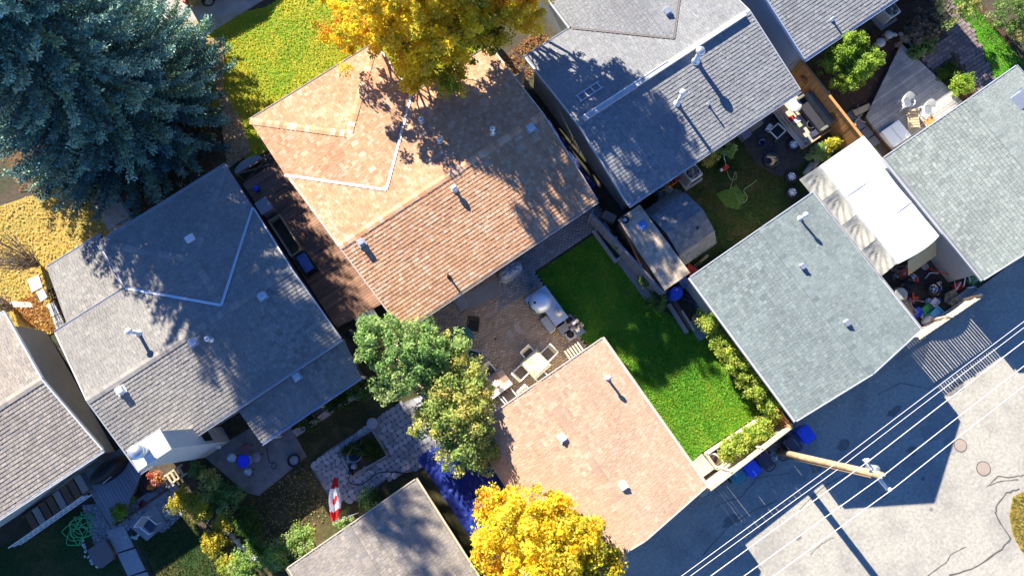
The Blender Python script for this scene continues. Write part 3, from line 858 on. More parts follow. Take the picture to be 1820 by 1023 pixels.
g2, g2r, zg2 = garage('garage', 'garage with dappled grey-brown roof at the bottom beside the blue tarp', -11.2, -5.05, .2, 7.2, 2.6, .33, GR1, BROWNW, WOODW, seed=29)
# porch roof of house two, rear cover
porch = thing('porch', 'low sunlit porch roof with twig shadows at the front of the spruce-shaded bungalow', 'porch')
lean_roof(porch, [L(-13.75, -16.7, 2.1), L(-11.05, -16.7, 2.1), L(-11.05, -13.7, 2.62), L(-13.95, -13.7, 2.62)], (0, -1), GR2, nsingle=120, seed=30)
gutter(porch, L(-13.75, -16.7, 2.1), L(-11.05, -16.7, 2.1), (0, 1), GUTTER)
for u in (-13.5, -11.25):
    mb = MB(); mb.box(L(u, -16.4, 1.0), (.12, .12, 2.1)); mb.build('post', WHITEP, porch)
mb = MB(); mb.box(L(-12.4, -15.2, .2), (2.6, 2.8, .4)); mb.build('porch_floor', CONC, porch)
cover = thing('patio_cover', 'lean-to patio roof in deep shade behind the grey spruce-shaded bungalow', 'patio cover')
cv = lean_roof(cover, [L(-9.7, -6.45, 2.6), L(-4.4, -6.45, 2.6), L(-4.7, -4.75, 2.22), L(-9.7, -4.75, 2.22)], (0, 1), GR2, nsingle=120, seed=31)
gutter(cover, L(-9.7, -4.75, 2.22), L(-4.7, -4.75, 2.22), (0, -1), mat('shade_gutter', (.45, .5, .6), .5, var=.05))
for u in (-9.5, -7.1, -4.85):
    mb = MB(); mb.box(L(u, -4.85, 1.1), (.1, .1, 2.15)); mb.build('post', WHITEP, cover)
box_vent(cover, L(-6.9, -6.2, 2.56), METAL, .28)
# roof furniture
pipe_vent(hb, on_roof(876, 238, zb), .5, .07, METAL)
for px, py in ((750, 217), (782, 252), (808, 337)): pipe_vent(hb, on_roof(px, py, zb), .22, .07, METAL if px < 800 else WHITEP)
box_vent(hb, on_roof(943, 228, zb), METAL, .3); box_vent(hb, on_roof(643, 432, zb), METAL, .26, .28)
pipe_vent(hb, on_roof(798, 492, zb), .4, .045, BLACK, cap=False)
box_vent(h2, on_roof(339, 425, z2), WHITEP); box_vent(h2, on_roof(467, 526, z2), METAL); box_vent(h2, on_roof(344, 608, z2), METAL); box_vent(h2, on_roof(216, 693, z2), WHITEP, .28, .22)
pipe_vent(h2, on_roof(247, 592, z2), .75, .075, WHITEP); pipe_vent(h2, on_roof(375, 603, z2), .3, .07, METAL)
pipe_vent(h4, on_roof(1203, 184, z4), 1.05, .075, WHITEP); pipe_vent(h4, on_roof(1236, 108, z4), .8, .11, METAL); pipe_vent(h4, on_roof(1258, 186, z4), .45, .04, METAL, cap=False)
box_vent(h4, on_roof(1185, 22, z4), METAL, .3)
zr4 = z4(14, -8.515)
mb = MB(); mb.box(L(14.1, -8.515, zr4 + .075), (9.0, .24, .11)); mb.build('ridge_vent', mat('ridge_vent_metal', (.45, .46, .47), .6, var=.1), h4)
mb = MB(); mb.box(L(12.0, -8.62, zr4 + .14), (4.6, .05, .025)); mb.build('ridge_flashing', WHITEP, h4)
mb = MB()
for vv in (-9.65, -9.3): beam(mb, L(10.0, vv, z4(10, vv) + .06), L(11.3, vv, z4(10, vv) + .06), .05, .04)
for i in range(4): beam(mb, L(10.1 + .36*i, -9.65, z4(10, -9.65) + .06), L(10.1 + .36*i, -9.3, z4(10, -9.3) + .06), .04, .03)
mb.build('roof_ladder', METAL, h4)
pipe_vent(h5, on_roof(1478, 36, z5), .3, .05, METAL, cap=False)
pipe_vent(gb, on_roof(1079, 672, zgb), .5, .055, WHITEP); box_vent(gb, on_roof(1000, 777, zgb), WHITEP, .27, .14); box_vent(gb, on_roof(1107, 863, zgb), WHITEP, .27, .14)
pipe_vent(gg, on_roof(1421, 389, zgg), .6, .06, WHITEP); box_vent(gg, on_roof(1425, 474, zgg), METAL, .22, .2); box_vent(gg, on_roof(1504, 574, zgg), METAL, .24, .16)
box_vent(grr, on_roof(1812, 180, zgr), METAL, .7, .12)
# chimney of house two
ch = MB(); ch.box(L(-12.2, -6.36, 2.75), (1.3, .78, 5.6)); chim = ch.build('chimney', STUCCO2, h2)
c = MB(); c.box(L(-12.2, -6.36, 5.6), (1.42, .9, .1)); c.build('chimney_cap', mat('cap_metal', (.72, .74, .76), .45, var=.05, metal=.2), chim)
c = MB(); c.lathe([(.17, 5.6), (.17, 5.95), (.25, 5.97), (.25, 6.1), (.16, 6.13), (.16, 6.2), (.28, 6.22), (.28, 6.36), (.02, 6.42)], L(-12.35, -6.4, 0), 18); c.build('flue', METAL, chim)
c = MB(); c.box(L(-11.54, -6.36, 2.1), (.04, .5, .75)); c.build('dark_panel', BLACK, chim)  # plain black panel on the chimney side, below the eave
c = MB(); c.lathe([(.09, .5), (.1, .56), (.08, .7)], L(-11.9, -5.93, 0), 10); c.build('wall_lamp', WHITEP, chim)
window(h2, L(-10.3, -6.88, 1.5), 1.2, 1.0, (0, -1)); door(h2, L(-8.3, -6.88, 1.02), .9, 2.0, (0, -1)); window(h2, L(-6.3, -6.88, 1.5), 1.4, 1.0, (0, -1))
window(hb, L(6.3, -5.68, 1.6), 1.4, 1.0, (0, -1)); door(hb, L(.9, -5.68, 1.05), .9, 2.0, (0, -1)); window(hb, L(3.3, -5.68, 1.6), 1.6, 1.0, (0, -1)); window(hb, L(-2.25, -11, 1.7), 1.0, .8, (-1, 0))
window(h4, L(12, -4.71, 1.6), 1.4, 1.0, (0, -1)); door(h4, L(16.2, -4.71, 1.05), .9, 2.0, (0, -1)); window(h4, L(14.2, -4.71, 1.6), 1.2, 1.0, (0, -1))
window(h1, L(-19, -8.53, 1.9), 1.4, 1.0, (0, -1)); door(h1, L(-17.0, -8.53, 1.75), .9, 2.0, (0, -1))
window(h5, L(24, -5.78, 1.6), 1.4, 1.0, (0, -1)); window(h5, L(27.5, -5.78, 1.6), 1.2, 1.0, (0, -1))
# lap siding on the gable wall of house five, boards one above the other
for i in range(17):
    mb = MB(); z = .05 + i * .165; mb.box(L(20.275, -9.4, z + .08), (.05, 7.1, .15), rot=Matrix.Rotation(R(9), 3, 'Y'), col=(rnd.uniform(.94, 1.06),)*3); mb.build('siding_board', mat('grey_siding', (.52, .55, .60), .7, var=.06, attr=True), h5)
# wall end of house four's wing: pale trim board
mb = MB(); mb.box(L(12.36, -14.2, 2.45), (.06, 2.2, .5)); mb.build('trim_board', WOODT, h4)
# ---------------------------------------------------------------- trees and shrubs
def leaf_cloud(name, lobes, size, m=None, parent=None, org=Vector((0, 0, 0)), clump_r=.42, aspect=.62, up=.35, flat=.0):
    """lobes: (centre, (rx,ry,rz), n_clumps, leaves_per_clump, palette)"""
    Vs = []; Cs = []
    for cen, rad, nc, per, pal in lobes:
        d = rng.normal(size=(nc, 3)); d /= np.linalg.norm(d, axis=1)[:, None]
        d[:, 2] = np.where(d[:, 2] < -.25, -d[:, 2] * .6, d[:, 2])
        rr = np.where(rng.random(nc) < .16, rng.uniform(1.0, 1.3, nc), rng.uniform(.35, 1.0, nc) ** .6)
        cc = d * rr[:, None] * np.array(rad) + np.array(cen)
        cr = clump_r * rng.uniform(.6, 1.35, nc)
        ccol = pick(pal, nc, .22)
        n = nc * per
        idx = np.repeat(np.arange(nc), per)
        e = rng.normal(size=(n, 3)); e /= np.linalg.norm(e, axis=1)[:, None]
        e[:, 2] *= .75
        pos = cc[idx] + e * (cr[idx] * rng.uniform(.25, 1, n) ** .7)[:, None]
        nrm = e * .45 + d[idx] * .35 + rng.normal(size=(n, 3)) * .75; nrm[:, 2] += up
        nrm /= np.linalg.norm(nrm, axis=1)[:, None]
        t = np.cross(nrm, rng.normal(size=(n, 3))); t /= np.linalg.norm(t, axis=1)[:, None]
        b = np.cross(nrm, t)
        s = size * rng.uniform(.6, 1.4, n)
        tx = t * s[:, None]; by = b * (s * aspect)[:, None]
        V = np.stack([pos - tx, pos - by + nrm * (s * .12)[:, None], pos + tx, pos + by + nrm * (s * .12)[:, None]], 1).reshape(-1, 3)
        col = ccol[idx] * .7 + pick(pal, n, .25) * .3
        Vs.append(V); Cs.append(np.repeat(col, 4, 0))
    V = np.concatenate(Vs) - np.array(org); c = np.concatenate(Cs)
    F = np.arange(len(V)).reshape(-1, 4)
    o = fastmesh(name, V, F, np.clip(c, 0, 1), m or LEAF, parent)
    o['kind'] = 'stuff'
    return o
def limb(mb, a, b, r0, r1, wob=.15, n=6):
    a, b = Vector(a), Vector(b); pts = []
    for i in range(n + 1):
        t = i / n; p = a.lerp(b, t)
        w = wob * math.sin(t * math.pi)
        pts.append(p + Vector((rnd.uniform(-w, w), rnd.uniform(-w, w), rnd.uniform(0, w))))
    mb.tube(pts, r0, 7, r2=r1)
def broadleaf(name, label, base, lobes, size, r0=.16, fork=1.6, cat='tree', group=None, clump_r=.42, barkm=None):
    t = thing(name, label, cat, base, group=group)
    base = Vector(base)
    mb = MB()
    f = Vector((0, 0, fork))
    limb(mb, (0, 0, -.1), f, r0, r0 * .75, .06)
    for cen, rad, nc, per, pal in lobes:
        c = Vector(cen) - base
        limb(mb, f + Vector((0, 0, rnd.uniform(-.3, .1))), c + Vector((0, 0, rad[2] * .3)), r0 * .5, .025, .25)
        for k in range(4):
            e = c + Vector((rnd.uniform(-.8, .8) * rad[0], rnd.uniform(-.8, .8) * rad[1], rnd.uniform(-.1, .7) * rad[2]))
            limb(mb, f.lerp(c, rnd.uniform(.45, .9)), e, r0 * .2, .012, .18, 4)
    mb.build('trunk', barkm or BARK, t)
    leaf_cloud('crown', lobes, size, parent=t, org=base, clump_r=clump_r)
    return t
def shrub(name, label, lobes, size, base=None, cat='shrub', group=None, stems=6, clump_r=.2, m=None):
    base = Vector(base) if base is not None else Vector((lobes[0][0][0], lobes[0][0][1], 0))
    t = thing(name, label, cat, base, group=group)
    mb = MB()
    for i in range(stems):
        c, rad = lobes[i % len(lobes)][0], lobes[i % len(lobes)][1]
        e = Vector(c) - base + Vector((rnd.uniform(-.5, .5) * rad[0], rnd.uniform(-.5, .5) * rad[1], rnd.uniform(0, .4) * rad[2]))
        limb(mb, (rnd.uniform(-.05, .05), rnd.uniform(-.05, .05), -.03), e, .02, .006, .06, 4)
    mb.build('stems', BARK, t)
    leaf_cloud('foliage', lobes, size, m=m, parent=t, org=base, clump_r=clump_r)
    return t
YEL = [(.90, .68, .03), (.93, .76, .07), (.87, .55, .02), (.90, .66, .04), (.80, .70, .08), (.60, .52, .06)]
YGR = [(.66, .54, .04), (.42, .44, .04), (.22, .31, .04), (.58, .50, .04), (.76, .52, .03)]
ORG = [(.78, .36, .02), (.82, .46, .03), (.70, .28, .03)]
DGN = [(.06, .13, .02), (.09, .17, .03), (.13, .20, .03), (.05, .10, .02)]
MGN = [(.21, .37, .10), (.29, .45, .14), (.38, .52, .18), (.15, .29, .08), (.46, .54, .22)]
MYG = [(.48, .53, .15), (.36, .47, .13), (.60, .56, .16), (.25, .38, .10), (.66, .52, .15)]
LGN = [(.34, .48, .07), (.46, .54, .10), (.24, .38, .06), (.56, .56, .11)]
YSH = [(.56, .46, .05), (.46, .42, .06), (.34, .36, .06), (.62, .48, .05)]
CED = [(.26, .40, .05), (.36, .50, .06), (.17, .30, .04), (.44, .54, .07)]

# the blue spruce
def spruce(base, Rb, Ht):
    t = thing('spruce_tree', 'huge blue-green spruce filling the upper left corner', 'tree', base)
    mb = MB(); mb.tube([(0, 0, -.1), (.03, 0, Ht * .4), (0, .02, Ht * .97)], .3, 9, r2=.03)
    Vs = []; Cs = []
    pal = np.array([(.075, .185, .175), (.10, .23, .21), (.055, .135, .135), (.16, .32, .26), (.14, .25, .14), (.24, .40, .31)])
    h = .5
    while h < Ht - .25:
        f = 1 - h / Ht
        rad = Rb * (f ** .85) * (1 if h > 1.2 else .85)
        nb = max(6, int(6 + rad * 4.6))
        a0 = rnd.uniform(0, 6.28)
        for k in range(nb):
            az = a0 + 6.283 * k / nb + rnd.uniform(-.22, .22)
            ln = rad * rnd.uniform(.78, 1.06)
            dirv = np.array([math.cos(az), math.sin(az), 0]); sd = np.array([-math.sin(az), math.cos(az), 0])
            z0 = h + rnd.uniform(-.4, .4); droop = .26 * ln
            bc = pal[rnd.randrange(len(pal))] * rnd.uniform(.75, 1.3)
            def at(s):
                s = np.asarray(s, float)
                return dirv * (ln * s)[..., None] + np.array([0, 0, 1]) * (z0 + .12 * ln * s - droop * np.sin(s * 2.2) + .12 * ln * np.maximum(0, s - .6))[..., None]
            mb.tube([at(.0), at(.4), at(.75), at(.98)], .018 + .006 * ln, 4, r2=.006, cap=False)
            nt = max(5, int(ln * 12.5))
            N_ = nt * 9
            s = np.repeat(.2 + .8 * (np.arange(nt) + rng.random(nt)) / nt, 9)
            side = np.tile(np.repeat([-1, 1, 0], 3), nt); seg = np.tile([0, 1, 2], nt * 3)
            tl = (.15 + .15 * (1 - np.abs(s - .55)) * min(1, ln / 3)) * np.repeat(rng.uniform(.8, 1.35, nt), 9)
            fw = np.repeat(rng.uniform(.45, .9, nt * 3), 3); sw = np.repeat(rng.uniform(.6, 1, nt * 3), 3) * side
            td = dirv * fw[:, None] + sd * sw[:, None]; td /= np.linalg.norm(td, axis=1)[:, None]
            td[:, 2] += np.repeat(rng.uniform(-.3, .22, nt * 3), 3)
            L_ = tl * np.where(side == 0, .75, 1.0)
            st = at(s) + td * (L_ * seg * .3)[:, None] + rng.normal(size=(N_, 3)) * .03
            dd = td + rng.normal(size=(N_, 3)) * .6; dd /= np.linalg.norm(dd, axis=1)[:, None]
            w = np.cross(dd, rng.normal(size=(N_, 3))); w /= np.linalg.norm(w, axis=1)[:, None]
            w = (w * .75 + sd * .25) * rng.uniform(.03, .06, N_)[:, None]; e = dd * (L_ * rng.uniform(.36, .62, N_))[:, None]
            Vs.append(np.stack([st - w * .5, st + e * .5 - w, st + e, st + e * .5 + w], 1).reshape(-1, 3))
            Cs.append(np.repeat(bc * (rng.uniform(.8, 1.25, N_) * np.where(seg < 2, 1, 1.2))[:, None], 4, 0))
        h += .30 + .012 * h
    mb.build('trunk', BARK, t)
    V = np.concatenate(Vs); c = np.concatenate(Cs)
    o = fastmesh('crown', V, np.arange(len(V)).reshape(-1, 4), np.clip(c, 0, 1), NEEDLE, t)
    o['kind'] = 'stuff'
    return t
spruce(L(-7.6, -22.9), 6.3, 19.0)

broadleaf('autumn_tree', 'golden yellow tree overhanging the front of the brown-roofed bungalow', L(5.0, -17.0),
    [(L(3.9, -16.6, 5.4), (1.7, 1.7, 1.6), 80, 105, YEL), (L(5.4, -15.3, 5.0), (1.7, 1.7, 1.7), 95, 105, YEL), (L(5.6, -17.0, 6.9), (1.8, 1.8, 1.5), 60, 90, YEL),
     (L(6.7, -14.3, 4.6), (1.2, 1.1, 1.1), 50, 60, YGR), (L(6.9, -15.8, 6.4), (1.5, 1.5, 1.5), 60, 90, YEL), (L(6.6, -14.2, 5.6), (1.4, 1.2, 1.2), 60, 90, YEL), (L(3.2, -17.6, 4.2), (.9, .9, .8), 24, 60, ORG), (L(6.0, -16.3, 8.4), (1.6, 1.6, 1.2), 50, 90, YEL), (P(735, 135, 3.9), (.8, .7, .6), 30, 90, YEL), (P(800, 140, 3.9), (.9, .7, .6), 34, 60, YGR), (L(7.2, -16.4, 9.4), (1.4, 1.3, 1.2), 60, 90, YEL), (L(5.6, -16.6, 9.6), (1.2, 1.2, 1.0), 44, 90, YEL)], .066, .2, 2.2, clump_r=.3)
broadleaf('autumn_tree', 'mixed green and orange tree between the brown-roofed and grey-roofed bungalows', L(9.4, -16.2),
    [(L(8.3, -15.0, 5.0), (1.3, 1.5, 1.6), 70, 70, YGR + [(.12, .22, .03)]), (L(9.9, -14.4, 5.0), (1.5, 1.5, 1.5), 85, 70, YEL + ORG), (L(10.0, -16.0, 6.8), (1.9, 1.8, 1.5), 80, 60, YGR), (L(8.2, -13.8, 4.0), (.9, .8, .8), 36, 60, YGR + DGN),
     (L(11.3, -15.0, 6.5), (1.1, 1.4, 1.4), 60, 60, ORG + YEL), (L(8.6, -16.2, 6.8), (1.4, 1.4, 1.3), 50, 60, YGR), (L(9.9, -13.7, 4.4), (.9, .8, .8), 30, 90, YEL), (L(9.6, -16.2, 8.6), (1.6, 1.5, 1.2), 50, 60, YGR), (L(8.3, -16.0, 9.8), (.9, .9, .8), 22, 55, YGR), (L(12.0, -15.8, 7.8), (.9, 1.1, 1.2), 60, 60, ORG), (L(10.6, -16.2, 9.4), (1.5, 1.4, 1.3), 90, 60, YGR), (L(11.6, -16.4, 9.6), (1.0, 1.1, 1.1), 50, 60, YGR)], .066, .2, 2.2, clump_r=.3)
broadleaf('maple_tree', 'dense green tree over the left end of the paver patio', L(-3.2, -4.1),
    [(P(690, 615, 3.4), (1.15, 1.2, 1.1), 60, 75, MGN), (P(755, 625, 3.4), (1.2, 1.1, 1.1), 60, 75, MGN), (P(720, 655, 3.9), (1.0, .9, .8), 26, 75, MGN), (P(660, 585, 2.9), (.7, .7, .6), 24, 70, MGN), (P(800, 620, 2.8), (.8, .7, .7), 34, 70, MGN + MYG), (P(690, 690, 2.7), (.7, .6, .6), 22, 70, MGN), (P(825, 655, 3.0), (.7, .7, .7), 30, 70, MYG), (P(770, 668, 3.2), (.8, .7, .7), 34, 70, MGN + MYG), (P(740, 600, 2.9), (.8, .7, .7), 30, 70, MGN)], .062, .13, 1.3, clump_r=.3)
broadleaf('maple_tree', 'yellow-tinged green tree between the stone patio and the pinkish-tan garage roof', L(-2.9, -.2),
    [(P(800, 725, 3.4), (1.25, 1.2, 1.0), 80, 75, MYG), (P(845, 700, 2.9), (.7, .8, .8), 34, 75, MYG), (P(770, 745, 3.0), (.8, .8, .7), 34, 75, MGN + MYG), (P(825, 790, 3.0), (1.0, 1.1, .8), 60, 75, MGN + MYG), (P(850, 750, 3.3), (.7, .8, .7), 34, 75, MYG), (P(785, 690, 3.0), (.8, .8, .7), 36, 75, MYG + MGN), (P(860, 800, 2.7), (.6, .7, .6), 30, 70, MYG)], .062, .12, 1.3, clump_r=.3)
broadleaf('autumn_tree', 'bright yellow tree at the bottom edge over the pinkish-tan garage roof', L(-3.4, 5.4),
    [(P(930, 930, 3.9), (1.3, 1.3, 1.1), 90, 75, YEL), (P(1010, 975, 3.9), (1.4, 1.3, 1.1), 100, 75, YEL), (P(880, 985, 3.6), (.8, .9, .8), 40, 75, YEL + ORG), (P(955, 1020, 4.4), (1.4, 1.3, 1.0), 80, 105, YEL), (P(1065, 1005, 3.7), (.9, .9, .8), 50, 70, YGR), (P(880, 900, 3.2), (.7, .7, .6), 26, 70, YEL + ORG), (P(990, 900, 3.7), (.5, .5, .5), 20, 105, YEL), (P(1030, 940, 3.6), (.7, .7, .6), 26, 70, YGR)], .07, .14, 1.6, clump_r=.33)
def sh(px, py, z, r, n, pal, label, name='shrub', per=60, size=.045, group=None, rz=None, cat='shrub'):
    c = P(px, py, z)
    r3 = r if isinstance(r, tuple) else (r, r, (rz or z * .8))
    return shrub(name, label, [(c, r3, n, per, pal)], size, base=(c.x, c.y, 0), group=group, clump_r=min(.22, r3[0] * .45), cat=cat)
for i, (px, py, r, lab) in enumerate(((1263, 578, .42, 'pale leafy shrub nearest the blue barrel beside the blue-grey garage'), (1288, 618, .5, 'second yellow-green shrub from the barrel along the blue-grey garage'), (1313, 655, .5, 'middle yellow-green shrub in the row along the blue-grey garage wall'), (1342, 690, .48, 'fourth shrub from the barrel along the blue-grey garage wall'), (1368, 722, .4, 'shrub nearest the alley in the row along the blue-grey garage'))):
    sh(px, py, 1.0, (r * 1.1, r * 1.45, .7), 60, LGN, lab, group='shrubs along the blue-grey garage')
sh(1148, 497, .6, .36, 22, DGN + MGN, 'dark shrub in the shade beside the brown shed roof'); sh(1165, 535, .5, .42, 28, MGN + DGN, 'dark green shrub at the corner of the shaded lawn')
for px, py, r, lab in ((1297, 800, .42, 'yellow-green bush beside the white boat-shaped planter'), (1325, 782, .5, 'largest bush in the timber planter by the alley fence'), (1352, 762, .38, 'bush in the timber planter nearest the orange gate')):
    sh(px, py, .9, (r * 1.3, r, .5), 50, LGN, lab, group='bushes in the alley planter')
shrub('cedar_shrub', 'rounded bright green cedar against the gutter of the top right bungalow', [(L(22.1, -4.75, 1.9), (1.0, .5, 1.2), 150, 60, CED), (L(22.9, -4.8, 2.0), (.6, .45, .9), 60, 60, CED)], .045, base=L(22.4, -4.75), clump_r=.2)
shrub('cedar_shrub', 'rounded bright green cedar nearest the grey plank deck', [(L(22.2, -3.7, 1.7), (1.05, .55, 1.2), 150, 60, CED), (L(23.0, -3.75, 1.8), (.6, .5, .9), 60, 60, CED)], .045, base=L(22.5, -3.7), clump_r=.2)
sh(1290, 263, .5, .42, 26, MGN, 'green shrub under the gutter of the shadow-crossed grey bungalow'); sh(1262, 282, .3, (.5, .25, .25), 14, MYG, 'thin yellowing plant between the air conditioner and the shrub')
sh(1178, 345, .5, .38, 22, [(.6, .58, .6), (.5, .5, .55), (.10, .14, .06)], 'shrub with pale dead flower heads beside the barn shed')
sh(1452, 272, .55, (.55, .35, .45), 26, MGN, 'green bush beside the tyre at the tent end'); sh(1480, 258, .65, (.38, .3, .4), 20, YEL + LGN, 'yellow bush at the corner of the white tent'); sh(1490, 240, .3, .25, 8, LGN, 'small green plant below the cedar fence by the tent')
sh(1645, 48, .45, (1.35, .75, .45), 80, [(.30, .25, .19), (.36, .31, .25), (.22, .17, .12), (.16, .13, .08)], 'dry brown bushy bed beside the brick path', size=.06)
sh(1640, 84, .25, (.95, .3, .22), 50, DGN + MGN, 'low green ground cover between the deck and the brick path')
sh(1708, 150, .5, (.5, .45, .4), 36, CED, 'bright green clump of leaves beside the deck corner'); sh(1680, 128, .2, (.6, .4, .18), 26, DGN, 'dark ground cover in the angle of the brick path')
sh(1700, 8, 1.6, (1.2, .9, .8), 40, MYG, 'loose yellow-green shrub at the top edge over the brick path', size=.05)
sh(1790, 30, 1.0, (.9, 1.0, .7), 46, DGN + MGN, 'dark evergreen bush beyond the bright lawn strip'); sh(1815, 60, .8, (.7, .9, .6), 26, DGN + MYG, 'dark bush with yellowing leaves at the right edge')
# bottom left planting
for px, py, z, r, n, pal, lab in ((325, 890, .9, .55, 44, YSH, 'bright yellow shrub at the lawn corner bottom left'), (357, 903, .9, .5, 40, YSH, 'yellow shrub between the stone edge and the bright yellow one'), (372, 868, .9, .55, 36, MYG, 'olive green shrub above the yellow shrubs'), (405, 885, .9, .6, 40, DGN + MGN, 'dark green bush beside the concrete patio'), (398, 930, .6, .45, 28, YSH, 'yellow shrub along the pale stone edging'), (382, 962, .5, .5, 34, YSH, 'yellow shrub on the sunlit lawn edge at the bottom'), (412, 1000, .5, .5, 34, YSH + LGN, 'yellow-green shrub lowest along the pale rocks'), (440, 925, .8, .6, 34, DGN, 'dark bush left of the garage with the flag'), (350, 835, .5, .35, 16, MGN, 'small green bush below the chimney'), (460, 965, .8, .5, 30, DGN + MGN, 'dark green bush near the dappled garage corner'), (535, 962, 1.1, .6, 50, LGN + MGN, 'pale green bush against the dappled garage roof edge'), (490, 990, 1.1, .6, 44, LGN + MGN, 'pale green bush left of the dappled garage'), (440, 1010, 1.1, .7, 50, MGN + LGN, 'green bush at the bottom edge'), (213, 908, .35, .34, 26, CED, 'small round green shrub beside the grey deck'), (655, 888, .5, .45, 26, MGN + DGN, 'green bush at the garage corner beside the stone patio'), (612, 930, .4, .35, 16, MGN, 'small bush under the flag pole'), (238, 885, .3, .16, 8, LGN, 'small light green potted plant beside the deck'), (545, 745, .5, .5, 22, DGN, 'dark plant in the shaded bed below the patio cover'), (600, 715, .5, .6, 28, DGN, 'dark plants in the bed behind the stone patio'), (640, 690, .6, .5, 26, DGN + MGN, 'dark leaves under the green tree edge')):
    sh(px, py, z, (r, r, r * .75), n, pal, lab)
sh(278, 852, .5, (.32, .28, .3), 16, [(.70, .30, .10), (.65, .10, .10), (.70, .45, .08), (.6, .3, .25)], 'red and yellow flowers in the black tub', cat='flowers'); sh(252, 893, .35, .14, 6, [(.45, .05, .07), (.3, .05, .06)], 'dark red leafy plant beside the deck', cat='plant')
# twiggy leafless shrub whose shadow crosses the porch roof
def bare_shrub(base, label, hgt, spread, n=60):
    t = thing('bare_shrub', label, 'shrub', base); mb = MB()
    for i in range(n):
        a = rnd.uniform(0, 6.28); s = spread * rnd.uniform(.2, 1); top = Vector((math.cos(a) * s, math.sin(a) * s, hgt * rnd.uniform(.6, 1)))
        limb(mb, (0, 0, 0), top, .02, .006, .1, 5)
        for k in range(3):
            m_ = top * rnd.uniform(.4, .9); limb(mb, m_, m_ + Vector((rnd.uniform(-.4, .4), rnd.uniform(-.4, .4), rnd.uniform(.1, .5))), .008, .004, .04, 3)
    mb.build('twigs', mat('grey_twig', (.25, .20, .16), .9, var=.2), t)
bare_shrub(L(-14.9, -18.2), 'leafless twiggy shrub in the yellow leaf-strewn yard', 3.4, 1.2, 70)
bare_shrub(L(-16.9, -17.0), 'leafless twiggy shrub at the left edge', 2.6, 1.1, 50)
# grass, leaf litter
GRN = [(.08, .24, .02), (.11, .30, .03), (.06, .18, .02)]; GRB = [(.16, .48, .03), (.24, .52, .04)]; GY = [(.34, .50, .04), (.46, .56, .04), (.60, .58, .06)]
def q2(poly): return [(p[0], p[1]) for p in poly]
grass('grass', q2(front_lawn), 42000, .055, GY + GRB, [(.66, .54, .04), (.74, .58, .05), (.52, .52, .04)], 'yellow-green front lawn strewn with leaves', sc_=.5)
grass('grass', q2(back_lawn), 42000, .05, GRN + GRB, GRB + [(.50, .50, .06), (.44, .48, .05)], 'vivid green back lawn beside the pinkish-tan garage', sc_=.7, seed=4)
grass('grass', q2(yard4), 16000, .06, [(.035, .085, .015), (.05, .11, .02)], [(.10, .10, .025), (.13, .10, .03)], 'shaded lawn between the grey bungalow and the blue-grey garage')  # blade colours darkened to carry the yard's shade
grass('grass', q2(lawn5), 6000, .05, GRN, GRB, 'bright lawn strip near the right edge')
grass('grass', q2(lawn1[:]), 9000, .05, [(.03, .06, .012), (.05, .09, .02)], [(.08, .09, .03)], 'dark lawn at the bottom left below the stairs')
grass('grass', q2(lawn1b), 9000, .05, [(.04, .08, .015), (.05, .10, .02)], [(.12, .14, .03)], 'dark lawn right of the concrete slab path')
litter('fallen_leaves', q2(yl), 14000, .045, [(.72, .50, .12), (.78, .58, .16), (.60, .38, .09), (.66, .54, .24), (.84, .62, .16)], 'yellow fallen leaves covering the yard at the left edge')
litter('fallen_leaves', q2(back_lawn), 220, .03, [(.75, .60, .08), (.60, .42, .08), (.7, .62, .2)], 'few yellow leaves on the vivid back lawn')
pebbles('alley_grit', q2([L(3, 8.1), L(19, 8.1), L(19, 15), L(3, 15)]), 2200, .018, [(.45, .42, .37), (.25, .24, .22), (.55, .52, .46)], STONE, .002, label='loose grit scattered over the alley')
pebbles('alley_grit', q2([L(4, 7.98), L(20, 7.98), L(20, 8.5), L(4, 8.5)]), 1200, .022, [(.35, .32, .28), (.22, .2, .18), (.3, .26, .14)], STONE, .002, label='grit and dead leaves along the foot of the alley fences')
litter('fallen_leaves', q2(spr_bed), 5000, .04, [(.40, .24, .08), (.52, .36, .12), (.30, .16, .06)], 'brown needles and leaves below the spruce')
litter('fallen_leaves', q2([P(362, 72), P(398, 66), P(398, 160), P(428, 215), P(448, 270), P(405, 300), P(385, 150)]), 5200, .045, [(.62, .46, .26), (.70, .54, .32), (.52, .36, .18), (.74, .62, .42)], 'pale tan leaves between the spruce and the yellow-green lawn')
litter('fallen_leaves', q2(front_lawn), 5000, .035, [(.62, .42, .03), (.66, .46, .05)], 'yellow leaves fallen on the front lawn')
litter('fallen_leaves', [P(15, 545), P(60, 520), P(90, 550), P(105, 590), P(50, 580)], 1400, .045, [(.42, .17, .04), (.30, .11, .04), (.50, .25, .06)], 'rust brown leaves piled beside the front walk slabs')
litter('fallen_leaves', q2([L(-12.5, -3.1), L(-9.2, -3.2), L(-9.2, -.8), L(-11.2, -.2), L(-13, -1)]), 900, .04, [(.35, .24, .10), (.20, .14, .06), (.45, .36, .2)], 'scattered leaves on the patchy ground below the concrete patio')
litter('fallen_leaves', q2(yard5), 1800, .04, [(.20, .10, .05), (.30, .18, .08), (.14, .07, .04)], 'brown leaves on the mulch of the top right yard')
litter('fallen_leaves', q2([L(9, -14.5), L(11.9, -14.9), L(11.9, -12.9), L(9.3, -12.9)]), 700, .05, [(.42, .16, .06), (.5, .3, .1), (.3, .1, .04)], 'rusty leaves between the orange tree and the grey bungalow')
litter('grass_clippings', q2([P(1272, 345), P(1308, 330), P(1325, 350), P(1312, 372), P(1290, 368)]), 1800, .04, [(.16, .30, .05), (.22, .36, .07)], 'bright green pile of cut grass on the shaded lawn', cat='grass')
